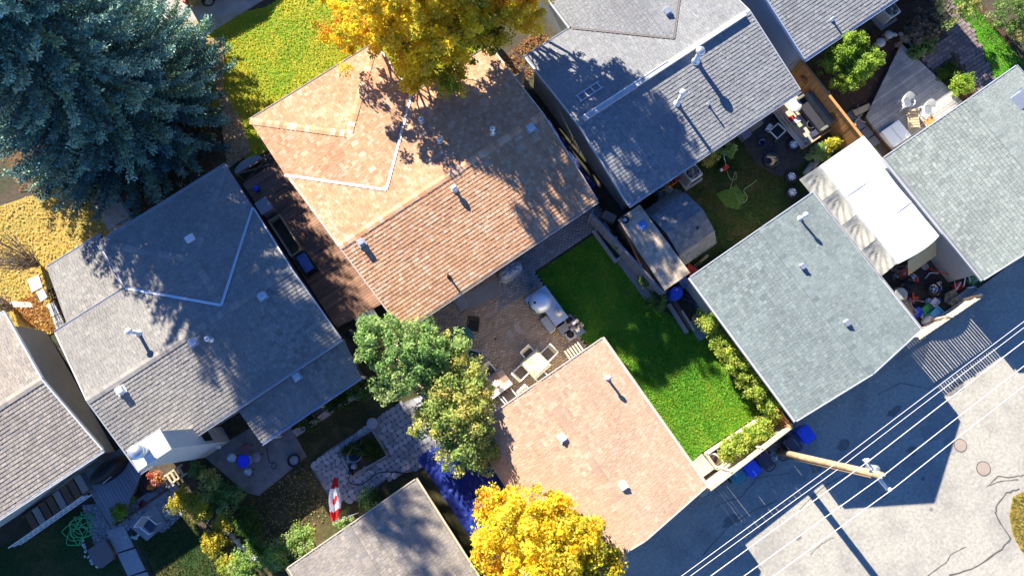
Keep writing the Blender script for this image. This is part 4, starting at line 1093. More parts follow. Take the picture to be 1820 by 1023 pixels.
grass('grass', q2(ag), 5000, .07, [(.30, .26, .06), (.22, .22, .05)], [(.40, .33, .09)], 'dry grass verge at the right edge of the alley')
pebbles('gravel', q2(gr2), 1500, .05, [(.30, .29, .29), (.22, .22, .23), (.42, .40, .38)], STONE, .01, label='grey river stones beside the garden chair')
pebbles('gravel', q2(gr), 900, .05, [(.32, .31, .31), (.24, .24, .25), (.44, .42, .40)], STONE, .01, label='grey river stones under the green hose')
def stones(pts, n, size, label):
    for i in range(n):
        t = i / max(1, n - 1) * (len(pts) - 1); k = min(int(t), len(pts) - 2); p = pts[k].lerp(pts[k + 1], t - k)
        s = size * rnd.uniform(.8, 1.25); mb = MB()
        mb.lathe([(s * .7, -.02), (s, s * .25), (s * .85, s * .6), (s * .4, s * .8), (.01, s * .82)], (0, 0, 0), 7, (rnd.uniform(.42, .62),) * 3, sx=rnd.uniform(.8, 1.2), sy=rnd.uniform(.7, 1.05))
        o = mb.build('edging_stone', STONE, None, p + Vector((rnd.uniform(-.05, .05), rnd.uniform(-.05, .05), 0))); o.rotation_euler = (0, 0, rnd.uniform(0, 6))
        tag(o, label, 'stone', label)
stones([P(218, 955), P(235, 955), P(248, 950)], 7, .09, 'rounded pale stone edging the gravel below the garden chair')
stones([P(148, 960), P(152, 985), P(172, 1005)], 9, .09, 'rounded pale stone edging the gravel beside the brown lid')
stones([P(295, 915), P(303, 908), P(310, 905)], 4, .1, 'pale stone beside the bright yellow shrub')
stones([P(388, 925), P(405, 945), P(425, 965), P(445, 985), P(452, 992)], 20, .13, 'large pale rock of the edging below the yellow shrubs')
# ---------------------------------------------------------------- fences, decks, sheds
def fence(name, label, p, q, h, m, bw=.14, gap=.012, rails=True, rail_side=1, cap=None, post=1.8, cat='fence', jit=.1, shared=6):
    p, q = Vector(p), Vector(q); d = q - p; ln = d.length; a = math.atan2(d.y, d.x)
    t = thing(name, label, cat, p, a)
    n = max(1, int(ln / (bw + gap))); step = ln / n
    ms = []
    for i in range(shared):
        mb = MB(); c = 1 + jit * (i / (shared - 1) * 2 - 1); mb.box((0, 0, h/2 + .03), (step - gap, .02, h - .06), col=(c, c, c)); o = mb.build('board', m, t); ms.append(o.data); bpy.data.objects.remove(o)
    for i in range(n):
        o = bpy.data.objects.new('board', ms[rnd.randrange(shared)]); C.objects.link(o); o.parent = t
        o.location = ((i + .5) * step, rnd.uniform(-.004, .004), rnd.uniform(-.015, .015)); o.rotation_euler = (0, rnd.uniform(-.008, .008), 0)
    if rails:
        for z in (.35, h - .3):
            mb = MB(); mb.box((ln/2, rail_side * .045, z), (ln, .06, .09)); mb.build('rail', m, t)
    k = max(1, round(ln / post))
    for i in range(k + 1):
        mb = MB(); mb.box((ln * i / k, rail_side * .1, (h + .05) / 2), (.1, .1, h + .08)); mb.build('post', m, t)
    if cap:
        mb = MB(); mb.box((ln/2, .02, h + .02), (ln, cap, .035)); mb.build('cap_rail', m, t)
    return t
GREYF = mat('grey_fence_wood', (.24, .25, .28), .9, var=.2, scale=12, attr=True)
fence('board_fence', 'weathered grey fence between the shaded lawn and the brown shed roof', L(7.95, -5.2), L(8.5, -.3), 1.5, GREYF, cap=.1)
fence('board_fence', 'pale timber fence along the alley behind the planter', L(4.55, 7.74), L(9.6, 7.62), 1.65, WOODW, gap=.001, cap=.13, rail_side=1)
fence('fence_gate', 'short orange cedar fence panel at the corner of the blue-grey garage', L(9.62, 7.55), L(9.62, 6.7), 1.65, WOODO)
fence('board_fence', 'long orange cedar fence between the two right-hand back yards', L(20.5, -5.6), L(20.42, .32), 1.8, WOODO, cap=.13, rail_side=1)
fence('slatted_gate', 'slatted pale gate across the junk yard on the alley', L(16.6, 7.82), L(20.25, 7.95), 1.65, WOODW, bw=.1, gap=.035, rail_side=1, cat='gate')
fence('fence_gate', 'greyish gate between the brown-roofed and the shadow-crossed bungalow fronts', L(8.35, -12.8), L(9.45, -12.8), 1.5, WOODG)
# ornaments on the cedar fence
for v, k in ((-4.9, 'sun'), (-2.6, 'swirl')):
    mb = MB()
    for i in range(12):
        a = i * 6.283 / 12; beam(mb, (0, .16 * math.cos(a), .16 * math.sin(a)), (0, .24 * math.cos(a), .24 * math.sin(a)), .02, .02)
    mb.lathe([(.10, -.01), (.15, 0), (.15, .015), (.10, .03)], (0, 0, 0), 18, rot=Matrix.Rotation(R(-90), 3, 'Y'))
    o = mb.build('wall_ornament', mat('rust_metal', (.22, .10, .05), .7, var=.2), None, L(20.44, v, 1.15))
    tag(o, 'round metal ornament on the cedar fence ' + ('near the grey bungalow corner' if k == 'sun' else 'beside the outdoor couch'), 'ornament')
# X-braced gate at the head of the side deck
t = thing('garden_gate', 'brown X-braced gate at the street end of the dark side deck', 'gate', L(-4.7, -16.2))
for a, b, w in (((0, 0, .1), (1.9, 0, .1), .08), ((0, 0, 1.15), (1.9, 0, 1.15), .08), ((0, 0, .1), (1.9, 0, 1.15), .06), ((0, 0, 1.15), (1.9, 0, .1), .06), ((.03, 0, 0), (.03, 0, 1.25), .09), ((1.87, 0, 0), (1.87, 0, 1.25), .09)):
    mb = MB(); beam(mb, a, b, .05 if a[2] == b[2] else .045, w, up=Vector((0, 1, 0.001))); mb.build('brace', WOODB, t)
t = thing('garden_arch', 'grey arched panel lying beside the X-braced gate', 'panel', L(-4.1, -16.75))
mb = MB(); pts = [(.75 * math.cos(a), .35 * math.sin(a)) for a in np.linspace(0, math.pi, 12)]; mb.prism(pts + [(-.75, -.1), (.75, -.1)], .25, .3); o = mb.build('panel', WOODG, t); o.rotation_euler = (0, 0, R(0))
mb = MB(); mb.box((0, 0, .13), (1.2, .1, .26)); mb.build('support', WOODB, t)
def deck(name, label, poly, z, m, along='u', bw=.14, gap=.012, dark=(.85, 1.12)):
    t = thing(name, label, 'deck')
    pts = [(p[0], p[1]) for p in poly]
    n = len(pts)
    def span(c, ax):
        xs = []
        for i in range(n):
            a, b = pts[i], pts[(i+1) % n]; o = 1 - ax
            if (a[o] > c) != (b[o] > c): xs.append(a[ax] + (b[ax]-a[ax]) * (c - a[o]) / (b[o] - a[o]))
        return (min(xs), max(xs)) if len(xs) >= 2 else None
    ax = 0 if along == 'u' else 1
    lo = min(p[1-ax] for p in pts); hi = max(p[1-ax] for p in pts)
    c = lo + bw/2
    while c < hi:
        s = span(c, ax)
        if s and s[1] - s[0] > .15:
            k = rnd.uniform(*dark); mb = MB()
            e = bw / 2 - gap / 2
            sa, sb_ = span(c - e, ax) or s, span(c + e, ax) or s
            qd = [(sa[0], c - e), (sa[1], c - e), (sb_[1], c + e), (sb_[0], c + e)]
            if ax: qd = [(y, x) for x, y in qd]
            mb.prism(qd, z - .038, z, (k, k, k)); mb.build('board', m, t)
        c += bw
    mb = MB(); mb.prism([(p[0] , p[1]) for p in poly], max(0, z - .2) - .02, z - .05); mb.build('frame', WOODB, t)
    return t
deck('side_deck', 'long dark brown plank deck in the gap between two bungalows', [L(-4.8, -16.1), L(-2.4, -16.1), L(-2.0, -7.3), L(-4.75, -7.6)], .3, mat('red_brown_deck', (.34, .19, .125), .85, var=.25, scale=12, attr=True, bump=.2), dark=(.7, 1.2))
deck('plank_deck', 'sun-bleached grey plank deck with two white chairs', [L(22.35, -1.75), L(26.35, -3.8), L(26.85, .3), L(26.7, 1.3), L(22.35, 1.3)], .2, mat('bleached_wood', (.42, .40, .37), .9, var=.28, scale=10, attr=True, col2=(.30, .29, .29), c2scale=1.0), dark=(.78, 1.15))
deck('back_deck', 'blue-grey plank deck beside the white-railed stairs', [L(-17.75, -8.4), L(-15.6, -8.4), L(-15.4, -6.9), L(-16.6, -6.0), L(-17.7, -5.7)], .45, mat('blue_grey_wood', (.27, .27, .29), .9, var=.25, scale=10, attr=True), along='v')
for lab, poly, z in (('lower grey step deck below the blue-grey deck', [L(-17.95, -6.9), L(-17.7, -5.75), L(-17.2, -5.3), L(-17.95, -5.6)], .2),):
    pass
# sheds
sh1 = thing('garden_shed', 'narrow shed with brown-grey shingle roof against the weathered fence', 'shed', (0, 0, 0))
lr = lean_roof(sh1, [L(8.62, -4.15, 2.12), L(9.8, -4.15, 2.3), L(9.8, -.35, 2.3), L(8.45, -.35, 2.1)], (1, 0), [(.46, .37, .27), (.52, .42, .31), (.40, .32, .24), (.58, .48, .36)], nsingle=150, seed=41, expo=.2, wid=(.18, .24, .3))
mb = MB(); mb.prism([L(8.72, -4.05).xy, L(9.7, -4.05).xy, L(9.7, -.45).xy, L(8.6, -.45).xy], 0, 2.0); mb.build('wall', BROWNW, sh1)
door(sh1, L(9.15, -.45, .95), .75, 1.8, (0, -1), WOODG)
mb = MB(); mb.box(L(9.35, -3.3, 2.28), (.34, .34, .06), rot=Matrix.Rotation(R(-9), 3, 'Y')); mb.build('skylight', mat('blue_lid', (.10, .20, .55), .4, var=.05), sh1)
bs = thing('barn_shed', 'gambrel-roofed grey shed behind the narrow brown shed', 'shed')
prof = [(-3.9, 1.35), (-3.4, 2.05), (-2.35, 2.45), (-1.3, 2.05), (-.8, 1.35)]
pl = []
for i in range(4):
    (va, za), (vb, zb_) = prof[i], prof[i + 1]
    up = (0, -1) if zb_ > za else (0, 1)
    pl.append(([L(9.95, va, za), L(11.95, va, za), L(11.95, vb, zb_), L(9.95, vb, zb_)], up))
roof_part(bs, pl, [(.20, .20, .20), (.24, .235, .23), (.17, .17, .175), (.27, .26, .25)], nsingle=120, seed=42, th=.035)
mb = MB(); pr = [(v * 1.0 + (.08 if v < -2.4 else -.08 if v > -2.3 else 0), z - .15) for v, z in prof] ; pr = [(-3.8, -.02)] + pr + [(-.9, -.02)]
n = len(pr); vs = [L(10.05, v, z) for v, z in pr] + [L(11.85, v, z) for v, z in pr]
mb.add(vs, [tuple(reversed(range(n))), tuple(range(n, 2*n))] + [(i, (i+1) % n, (i+1) % n + n, i + n) for i in range(n)]); mb.build('wall', STUCCO3, bs)
door(bs, L(11.86, -2.35, .9), 1.0, 1.7, (1, 0), WHITEP)
pipe_vent(bs, L(11.3, -1.8, 2.15), .25, .05, BLACK, cap=False)
# utility pole and wires
pole = thing('utility_pole', 'tan wooden utility pole with white crossarm beside the alley', 'utility pole', L(8.92, 8.6))
top = Vector((-.27, .02, 9.2))
mb = MB(); mb.tube([(0, 0, -.1), top * .35, top * .7, top], .165, 12, r2=.115); mb.build('shaft', mat('pole_wood', (.46, .32, .18), .85, var=.2, scale=3, bump=.3, col2=(.36, .24, .13), c2scale=2.5), pole)
mb = MB(); beam(mb, top + Vector((-.03, .6, -.35)), top + Vector((.0, -.6, -.35)), .09, .11); mb.build('crossarm', WHITEP, pole)
ins = []
for yy in (.56, 0, -.56):
    mb = MB(); b = top + Vector((0, yy, -.3 if yy else -.14)); mb.lathe([(.03, 0), (.06, .03), (.045, .08), (.07, .11), (.05, .17), (.01, .19)], b, 10); mb.build('insulator', WHITEPL, pole); ins.append(L(8.92, 8.6) + b + Vector((0, 0, .2)))
mb = MB(); mb.lathe([(.13, 0), (.13, .5), (.05, .56)], top * .9 + Vector((.22, 0, -.3)), 12); mb.build('transformer_can', METAL, pole)
mb = MB(); mb.tube([(-.13, -.1, .1), Vector((-.13, -.1, 0)) + top * .4, Vector((-.12, -.08, 0)) + top * .93], .03, 6); mb.build('conduit', mat('dark_conduit', (.20, .13, .08), .7, var=.1), pole)
WIRE = mat('bare_cable', (.60, .59, .63), .5, var=.0)
def wire(p, label, ends, sag=.5, r=.014):
    mb = MB(); pts = []
    a = p + Vector((ends[0], rnd.uniform(-.1, .1), .2)); b = p + Vector((ends[1], rnd.uniform(-.1, .1), .2))
    for s, e in ((a, p), (p, b)):
        for i in range(13):
            t = i / 12; q = s.lerp(e, t); q.z -= sag * 4 * t * (1 - t)
            if pts and i == 0: continue
            pts.append(q)
    mb.tube([q - p for q in pts], r, 5); o = mb.build('power_line', WIRE, None, p); tag(o, label, 'cable')
wire(ins[0], 'power line on the insulator nearest the yards', (-34, 38)); wire(ins[1], 'power line crossing the pole top', (-34, 38)); wire(ins[2], 'power line on the insulator farthest out over the alley', (-34, 38))
wire(L(8.72, 8.42, 6.2), 'lower twin cable on the yard side of the pole', (-34, 38), .4, .010); wire(L(8.72, 8.64, 6.15), 'lower twin cable on the alley side of the pole', (-34, 38), .4, .010)
for (px, py, r, lab) in ((1748, 832, .31, 'brown manhole cover in the sunlit alley'), (1707, 791, .28, 'manhole cover half in the garage shadow')):
    p = P(px, py); t = thing('manhole', lab, 'manhole', p)
    mb = MB(); mb.lathe([(r * 1.08, -.01), (r * 1.08, .008), (r, .009)], (0, 0, 0), 28, smooth=False); mb.build('frame', CRACK, t)
    mb = MB(); mb.lathe([(r * .95, 0), (r * .95, .014)], (0, 0, 0), 28, (.34, .28, .23), smooth=False)
    for i in range(-4, 5):
        for j in range(-4, 5):
            if math.hypot(i, j) < 4.2: mb.box((i * r * .2, j * r * .2, .016), (.03, .03, .006), col=(.38, .31, .26))
    mb.build('cover', PAINT, t)

# ---------------------------------------------------------------- tent and its plastic
tent = thing('carport_tent', 'large white tarpaulin carport between two grey garages', 'tent', L(17.5, 4.5))
o0 = L(17.5, 4.5)
NU, NV = 14, 22; vs = []; fs = []
for i in range(NU + 1):
    for j in range(NV + 1):
        s, t = i / NU, j / NV
        u = 17.72 + 2.6 * s; v = -1.0 + 5.55 * t
        z = 2.15 + .28 * (1 - (2*s - 1) ** 2) - .035 * math.sin(t * math.pi * 3) ** 2 + .012 * math.sin(7*s + 9*t)
        vs.append(L(u + .04 * math.sin(t * 9), v + .10 * math.sin(s * 3.1) * (1 if t > .9 else 0), z) - o0)
for i in range(NU):
    for j in range(NV): fs.append((i*(NV+1)+j+1, (i+1)*(NV+1)+j+1, (i+1)*(NV+1)+j, i*(NV+1)+j))
mb = MB(); mb.add(vs, fs, smooth=True)
for edge, sgn in ((0, 1), (NU, -1)):
    b = len(mb.v); ring = [vs[edge*(NV+1)+j] for j in range(NV + 1)]
    mb.add(ring + [p - Vector((.02 * sgn, 0, .22)) for p in ring], [((j, j+1, j+NV+2, j+NV+1) if sgn > 0 else (j+NV+1, j+NV+2, j+1, j)) for j in range(NV)])
TARP = mat('white_tarp', (.82, .83, .85), .55, var=.05, scale=2, trans=.12, bump=.15, bscale=5)
mb.build('canopy', TARP, tent)
for u in (17.76, 20.26):
    for v in (-.9, 1.7, 4.4):
        mb = MB(); mb.tube([L(u, v, 0) - o0, L(u, v, 2.1) - o0], .025, 8); mb.build('pole', METAL, tent)
for v in (-.9, 1.7, 4.4):
    mb = MB(); mb.tube([L(17.76 + 2.5 * k / 8, v, 2.1 + .25 * (1 - (k/4 - 1) ** 2)) - o0 for k in range(9)], .022, 6); mb.build('rafter', METAL, tent)
for v in (.8, 2.65):
    mb = MB(); pts = [L(17.72 + 2.6 * k / 12, v, 2.158 + .28 * (1 - (k / 6 - 1) ** 2) - .035 * math.sin((v + 1) / 5.55 * math.pi * 3) ** 2) - o0 for k in range(13)]
    for k in range(12): beam(mb, pts[k], pts[k + 1], .06, .012)
    mb.build('seam', mat('tarp_seam', (.70, .69, .66), .6, var=.05), tent)
CLEAR = mat('clear_plastic', (.50, .48, .41), .14, var=.25, scale=5, alpha=.6, spec=.6, bump=.25, bscale=14)
labs = ('crumpled clear plastic sheet nearest the yard end of the white tent', 'second crumpled plastic sheet from the yard end of the white tent', 'third crumpled plastic sheet from the yard end of the white tent', 'crumpled clear plastic sheet nearest the junk yard')
for k in range(4):
    va = -1.0 + 1.38 * k; vb = va + 1.36; mb = MB(); vs = []; n = 16
    u0_ = 16.5 if k else 16.3
    for i in range(n + 1):
        for j in range(n + 1):
            s, t = i / n, j / n
            u = u0_ + (17.76 - u0_) * s; v = va + (vb - va) * t
            ang = math.atan2(t - .05, 1.15 - s)
            zz = 2.62 - .44 * s - .13 * math.sin(math.pi * s) ** .8 * math.sin(math.pi * min(1, t * 1.02)) + .045 * math.sin(ang * 26 + k) * math.sin(math.pi * s) * min(1, 3 * t * (1 - t) + .2) + .02 * math.sin(17 * s + 9 * t * t + k * 2)
            vs.append(L(u, v, zz) - L(17.5, va, 2.5))
    mb.add(vs, [(i*(n+1)+j, (i+1)*(n+1)+j, (i+1)*(n+1)+j+1, i*(n+1)+j+1) for i in range(n) for j in range(n)], smooth=True)
    o = mb.build('plastic_sheet', CLEAR, None, L(17.5, va, 2.5)); tag(o, labs[k], 'plastic sheet', 'plastic sheets beside the tent')
t = thing('corrugated_panel', 'yellowish corrugated panel leaning under the end of the white tent', 'panel', L(19.3, 4.7, 0))
mb = MB(); n = 40; vs = []
for i in range(n + 1):
    x = -.85 + 1.7 * i / n; w = .025 * math.cos(i * math.pi / 2)
    vs += [Vector((x, -.05 + w * .5, 1.75 + w)), Vector((x + .1, -.75 + w * .5, .85 + w))]
mb.add(vs, [(2*i, 2*i+1, 2*i+3, 2*i+2) for i in range(n)]); mb.build('sheet', mat('yellow_board', (.50, .42, .22), .8, var=.15), t)
mb = MB(); mb.tube([(-.8, -.4, 0), (-.8, -.38, 1.25)], .03); mb.tube([(.8, -.4, 0), (.8, -.38, 1.25)], .03); mb.build('prop', WOODB, t)

# ---------------------------------------------------------------- builders for things that repeat
def wheel(loc, label, r=.32, w=.22, group='wheels', tilt=None, tyre=True, spokes=8, rz=0):
    t = thing('wheel' if tyre else 'alloy_wheel', label, 'wheel', loc, rz, group)
    if tilt: t.rotation_euler = (tilt[0], tilt[1], rz)
    if tyre:
        mb = MB(); ri = r * .62
        mb.lathe([(ri, .02), (r * .8, 0), (r * .97, w * .15), (r, w * .35), (r, w * .65), (r * .97, w * .85), (r * .8, w), (ri, w - .03), (ri - .01, w * .5), (ri, .02)], (0, 0, 0), 26); mb.build('tyre', RUBBER, t)
    ri = r * .63; mb = MB()
    mb.lathe([(ri * .98, w * .6), (ri, w - .02), (ri * .93, w - .015), (ri * .86, w * .72), (ri * .8, w * .6)], (0, 0, 0), 24); rim = mb.build('rim', STEEL, t)
    mb = MB()
    for i in range(spokes):
        a = 6.283 * i / spokes; beam(mb, (ri * .2 * math.cos(a), ri * .2 * math.sin(a), w * .8), (ri * .88 * math.cos(a), ri * .88 * math.sin(a), w * .72), .05, .03)
    mb.lathe([(ri * .3, w * .66), (ri * .3, w * .84), (ri * .2, w * .9), (.01, w * .92)], (0, 0, 0), 12)
    mb.build('spokes', WHITEPL if spokes == 8 else STEEL, rim)
    return t
def bin_(loc, label, m, rz=0, w=.62, d=.72, h=1.02):
    t = thing('wheeled_bin', label, 'bin', loc, rz, 'bins along the alley fence')
    mb = MB(); mb.box((0, 0, h * .47 + .06), (w * .92, d * .9, h * .88), taper=.8); mb.build('body', m, t)
    mb = MB(); mb.rbox((0, 0, h - .03), (w, d, .08), .08); mb.rbox((0, .02, h + .02), (w * .7, d * .62, .05), .06); mb.box((0, d * .36, h + .02), (w * .5, .06, .05)); mb.build('lid', m, t)
    mb = MB(); mb.tube([(-w * .42, -d * .52, h - .04), (w * .42, -d * .52, h - .04)], .02); mb.build('handle', BLACK, t)
    for s in (-1, 1):
        mb = MB(); mb.lathe([(.05, -.03), (.12, -.025), (.12, .025), (.05, .03)], (s * w * .42, -d * .38, .12), 14, rot=Matrix.Rotation(R(90), 3, 'Y')); mb.build('wheel', RUBBER, t)
    return t
def patio_chair(loc, rz, label, seat=None, frame=None, back=None, group='patio chairs', arms=True, w=.52):
    """faces +y of its own axes"""
    t = thing('patio_chair', label, 'chair', loc, rz, group)
    seat = seat or mat('chair_sling', (.16, .13, .115), .8, var=.15); frame = frame or WHITEP; back = back or mat('chair_back', (.46, .42, .33), .8, var=.1)
    mb = MB(); mb.rbox((0, .02, .42), (w - .06, .48, .05), .05); mb.build('seat', seat, t)
    mb = MB(); mb.box((0, -.29, .68), (w - .04, .035, .52), rot=Matrix.Rotation(R(14), 3, 'X')); mb.build('backrest', back, t)
    for sx in (-1, 1):
        mb = MB(); mb.tube([(sx * w/2, .25, 0), (sx * w/2, .25, .6)], .018); mb.build('leg', frame, t)
        mb = MB(); mb.tube([(sx * w/2, -.24, 0), (sx * w/2, -.24, .45), (sx * w/2, -.36, .95)], .018); mb.build('leg', frame, t)
        if arms:
            mb = MB(); mb.box((sx * w/2, -.01, .62), (.05, .58, .03)); mb.build('armrest', frame, t)
    mb = MB(); mb.tube([(-w/2, -.36, .95), (w/2, -.36, .95)], .02); mb.build('top_rail', frame, t)
    return t
def resin_chair(loc, rz, label):
    t = thing('garden_chair', label, 'chair', loc, rz, 'white resin chairs on the deck')
    mb = MB(); mb.rbox((0, 0, .42), (.46, .44, .04), .1)
    for i in range(5): mb.box((-.16 + .08 * i, 0, .445), (.05, .36, .012))
    mb.build('seat', WHITEPL, t)
    mb = MB(); n = 10; vs = []
    for i in range(n + 1):
        a = R(200 + 140 * i / n); x, y = .27 * math.cos(a), .27 * math.sin(a) + .02
        vs += [(x, y, .42), (x * 1.08, y * 1.2 - .02, .62), (x * 1.05, y * 1.5, .84 + .05 * math.sin(math.pi * i / n))]
    fs = []
    for i in range(n): fs += [(3*i, 3*i+3, 3*i+4, 3*i+1), (3*i+1, 3*i+4, 3*i+5, 3*i+2)]
    mb.add(vs, fs, smooth=True); mb.build('backrest', WHITEPL, t)
    for s in (-1, 1):
        mb = MB(); mb.tube([(s * .27, -.12, .64), (s * .29, .1, .64), (s * .26, .24, .62)], .03, 6); mb.build('armrest', WHITEPL, t)
        for y in (-.2, .22):
            mb = MB(); mb.tube([(s * .25, y * 1.1, 0), (s * .23, y, .43 if y < 0 else .62)], .025, 6); mb.build('leg', WHITEPL, t)
    return t
def ac_unit(loc, rz, label):
    t = thing('air_conditioner', label, 'air conditioner', loc, rz)
    mb = MB(); mb.rbox((0, 0, .06), (1.05, .95, .1), .03); mb.build('pad', CONC2, t)
    mb = MB(); mb.rbox((0, 0, .48), (.74, .74, .74), .08); mb.build('cabinet', mat('ac_paint', (.50, .52, .53), .5, var=.06, metal=.2), t)
    mb = MB(); mb.lathe([(.30, .85), (.31, .862), (.29, .866), (.27, .856), (.02, .853)], (0, 0, 0), 24); mb.build('fan_well', BLACK, t)
    g_ = MB()
    for r in (.10, .17, .24): g_.tube([(r * math.cos(a), r * math.sin(a), .875) for a in np.linspace(0, 6.283, 21)], .008, 4, cap=False)
    for i in range(6): a = i * 1.0472; g_.tube([(.05 * math.cos(a), .05 * math.sin(a), .88), (.3 * math.cos(a), .3 * math.sin(a), .87)], .007, 4)
    g_.lathe([(.06, .87), (.06, .885)], (0, 0, 0), 12); g_.build('fan_guard', METAL, t)
    for i in range(7):
        mb = MB(); mb.box((0, -.374, .2 + i * .08), (.6, .012, .02)); mb.build('louvre', BLACK, t)
    return t
ac_unit(P(1228, 310, .5) * Vector((1, 1, 0)), 0, 'air conditioner beside the orange ladder and shaded lawn'); ac_unit(P(1578, 24, .5) * Vector((1, 1, 0)), 0, 'air conditioner under the blue gutter at the top right')
def crumple(name, label, poly, z, amp, m, cat, n=26, seed=0, fold=3.0):
    """wrinkled sheet lying inside a convex or simple polygon"""
    pts = [(p[0], p[1]) for p in poly]; xs = [p[0] for p in pts]; ys = [p[1] for p in pts]
    gx = np.linspace(min(xs), max(xs), n); gy = np.linspace(min(ys), max(ys), n)
    X, Y = np.meshgrid(gx, gy, indexing='ij'); ins = inpoly(X.ravel(), Y.ravel(), pts).reshape(X.shape)
    Z = z + amp * (np.abs(vnoise(X.ravel(), Y.ravel(), fold, seed) - .5) * 1.6 + .3 * rng.uniform(0, 1, X.size)).reshape(X.shape)
    o0 = Vector((np.mean(xs), np.mean(ys), 0)); vs = [(X[i, j] - o0.x, Y[i, j] - o0.y, Z[i, j]) for i in range(n) for j in range(n)]
    fs = [(i*n+j, (i+1)*n+j, (i+1)*n+j+1, i*n+j+1) for i in range(n-1) for j in range(n-1) if ins[i, j] and ins[i+1, j] and ins[i, j+1] and ins[i+1, j+1]]
    used = sorted({k for f in fs for k in f}); mp = {k: i for i, k in enumerate(used)}
    mb = MB(); mb.add([vs[k] for k in used], [tuple(mp[k] for k in f) for f in fs], smooth=True)
    o = mb.build(name, m, None, o0); tag(o, label, cat); return o
# ---------------------------------------------------------------- alley side
for px, py, m, lab, a in ((1310, 842, TEALP, 'teal wheeled bin nearest the pinkish-tan garage', .55), (1336, 831, BLUEP, 'blue wheeled bin next to the teal one', .58), (1359, 817, NAVYP, 'dark bin between the blue bin and the bicycle', .5), (1409, 789, NAVYP, 'dark bin just right of the pole foot', .45), (1433, 771, BLUEP, 'blue bin at the corner of the blue-grey garage', .6)):
    p = P(px, py, .95); bin_((p.x, p.y, 0), lab, m, rnd.uniform(-.08, .12))
t = thing('bicycle', 'dark bicycle lying between the bins and the pole', 'bicycle', P(1378, 815)); mb = MB()
for x in (-.42, .42):
    w = MB(); w.tube([(x + .3 * math.cos(a), .3 * math.sin(a), .1 + .05 * math.sin(a)) for a in np.linspace(0, 6.283, 21)], .02, 5, cap=False); w.build('wheel', RUBBER, t)
    for k in range(8): a = k * .785; mb.tube([(x, 0, .1), (x + .28 * math.cos(a), .28 * math.sin(a), .1)], .004, 3)
for a, b in (((-.42, 0, .1), (-.1, .32, .14)), ((-.1, .32, .14), (.32, .3, .14)), ((.32, .3, .14), (.42, 0, .1)), ((-.1, .32, .14), (0, -.02, .12)), ((0, -.02, .12), (.32, .3, .14)), ((-.42, 0, .1), (0, -.02, .12))): mb.tube([a, b], .018, 6)
mb.build('frame', METAL, t); mb = MB(); mb.rbox((-.14, .42, .15), (.2, .12, .06), .04); mb.build('saddle', BLACK, t); mb = MB(); mb.tube([(.25, .5, .16), (.34, .38, .14), (.5, .46, .16)], .014); mb.build('handlebar', BLACK, t)
# timber planter
t = thing('timber_planter', 'long timber planter between the green lawn and the alley fence', 'planter', L(7.8, 7.1))
for a, b in (((-1.75, .38), (1.75, .22)), ((-1.75, -.42), (1.7, -.42)), ((-1.75, .38), (-1.75, -.42)), ((1.72, .22), (1.72, -.42))):
    for k in range(2):
        mb = MB(); beam(mb, (a[0], a[1], .1 + .16 * k), (b[0], b[1], .1 + .16 * k), .12 - .01 * k, .15, col=(rnd.uniform(.9, 1.1),) * 3); mb.build('timber', WOODW, t)
mb = MB(); mb.prism([(-1.7, -.38), (1.68, -.38), (1.68, .2), (-1.7, .34)], 0, .24); mb.build('soil', MULCH, t)
t = thing('boat_planter', 'white boat-shaped planter on the step beside the timber planter', 'planter', P(1270, 817), R(15))
mb = MB(); mb.lathe([(.10, .02), (.22, .12), (.26, .28), (.21, .28), (.16, .2)], (0, 0, 0), 22, sx=1.0, sy=1.75); mb.build('shell', WHITEPL, t); mb = MB(); mb.box((0, .1, .27), (.3, .1, .03)); mb.build('seat_board', BLACK, t); mb = MB(); mb.box((0, -.16, .27), (.3, .08, .03)); mb.build('seat_board', WOODB, t)
o = MB(); o.lathe([(.1, 0), (.14, .1), (.13, .25), (.09, .27)], (0, 0, 0), 14); tag(o.build('flower_pot', BLACK, None, P(1281, 805)), 'small black pot between the boat planter and the bush', 'pot')
o = MB(); o.rbox((0, 0, .1), (.3, .14, .2), .04); tag(o.build('garden_ornament', mat('maroon_paint', (.25, .03, .05), .6), None, P(1282, 832)), 'small dark red ornament at the tip of the boat planter', 'ornament')
# raised planter at lawn edge
t = thing('raised_planter', 'grey timber-framed planter bed at the top of the shaded lawn', 'planter', L(8.2, -3.7))
for a, b in (((-.32, .87), (.3, .87)), ((-.32, -.87), (.3, -.87)), ((-.32, .93), (-.32, -.93)), ((.3, .93), (.3, -.93))):
    mb = MB(); beam(mb, (*a, .2), (*b, .2), .1, .4 if abs(a[0]-b[0]) < .1 else .38); mb.build('timber', mat('grey_timber', (.34, .36, .38), .9, var=.2), t)
mb = MB(); mb.box((0, 0, .14), (.56, 1.7, .28)); mb.build('soil', SOIL, t)
sh(1088, 420, .5, .2, 8, DGN, 'small plant at the street end of the raised planter'); sh(1100, 440, .5, .2, 9, MGN, 'brighter plant at the lawn end of the raised planter')
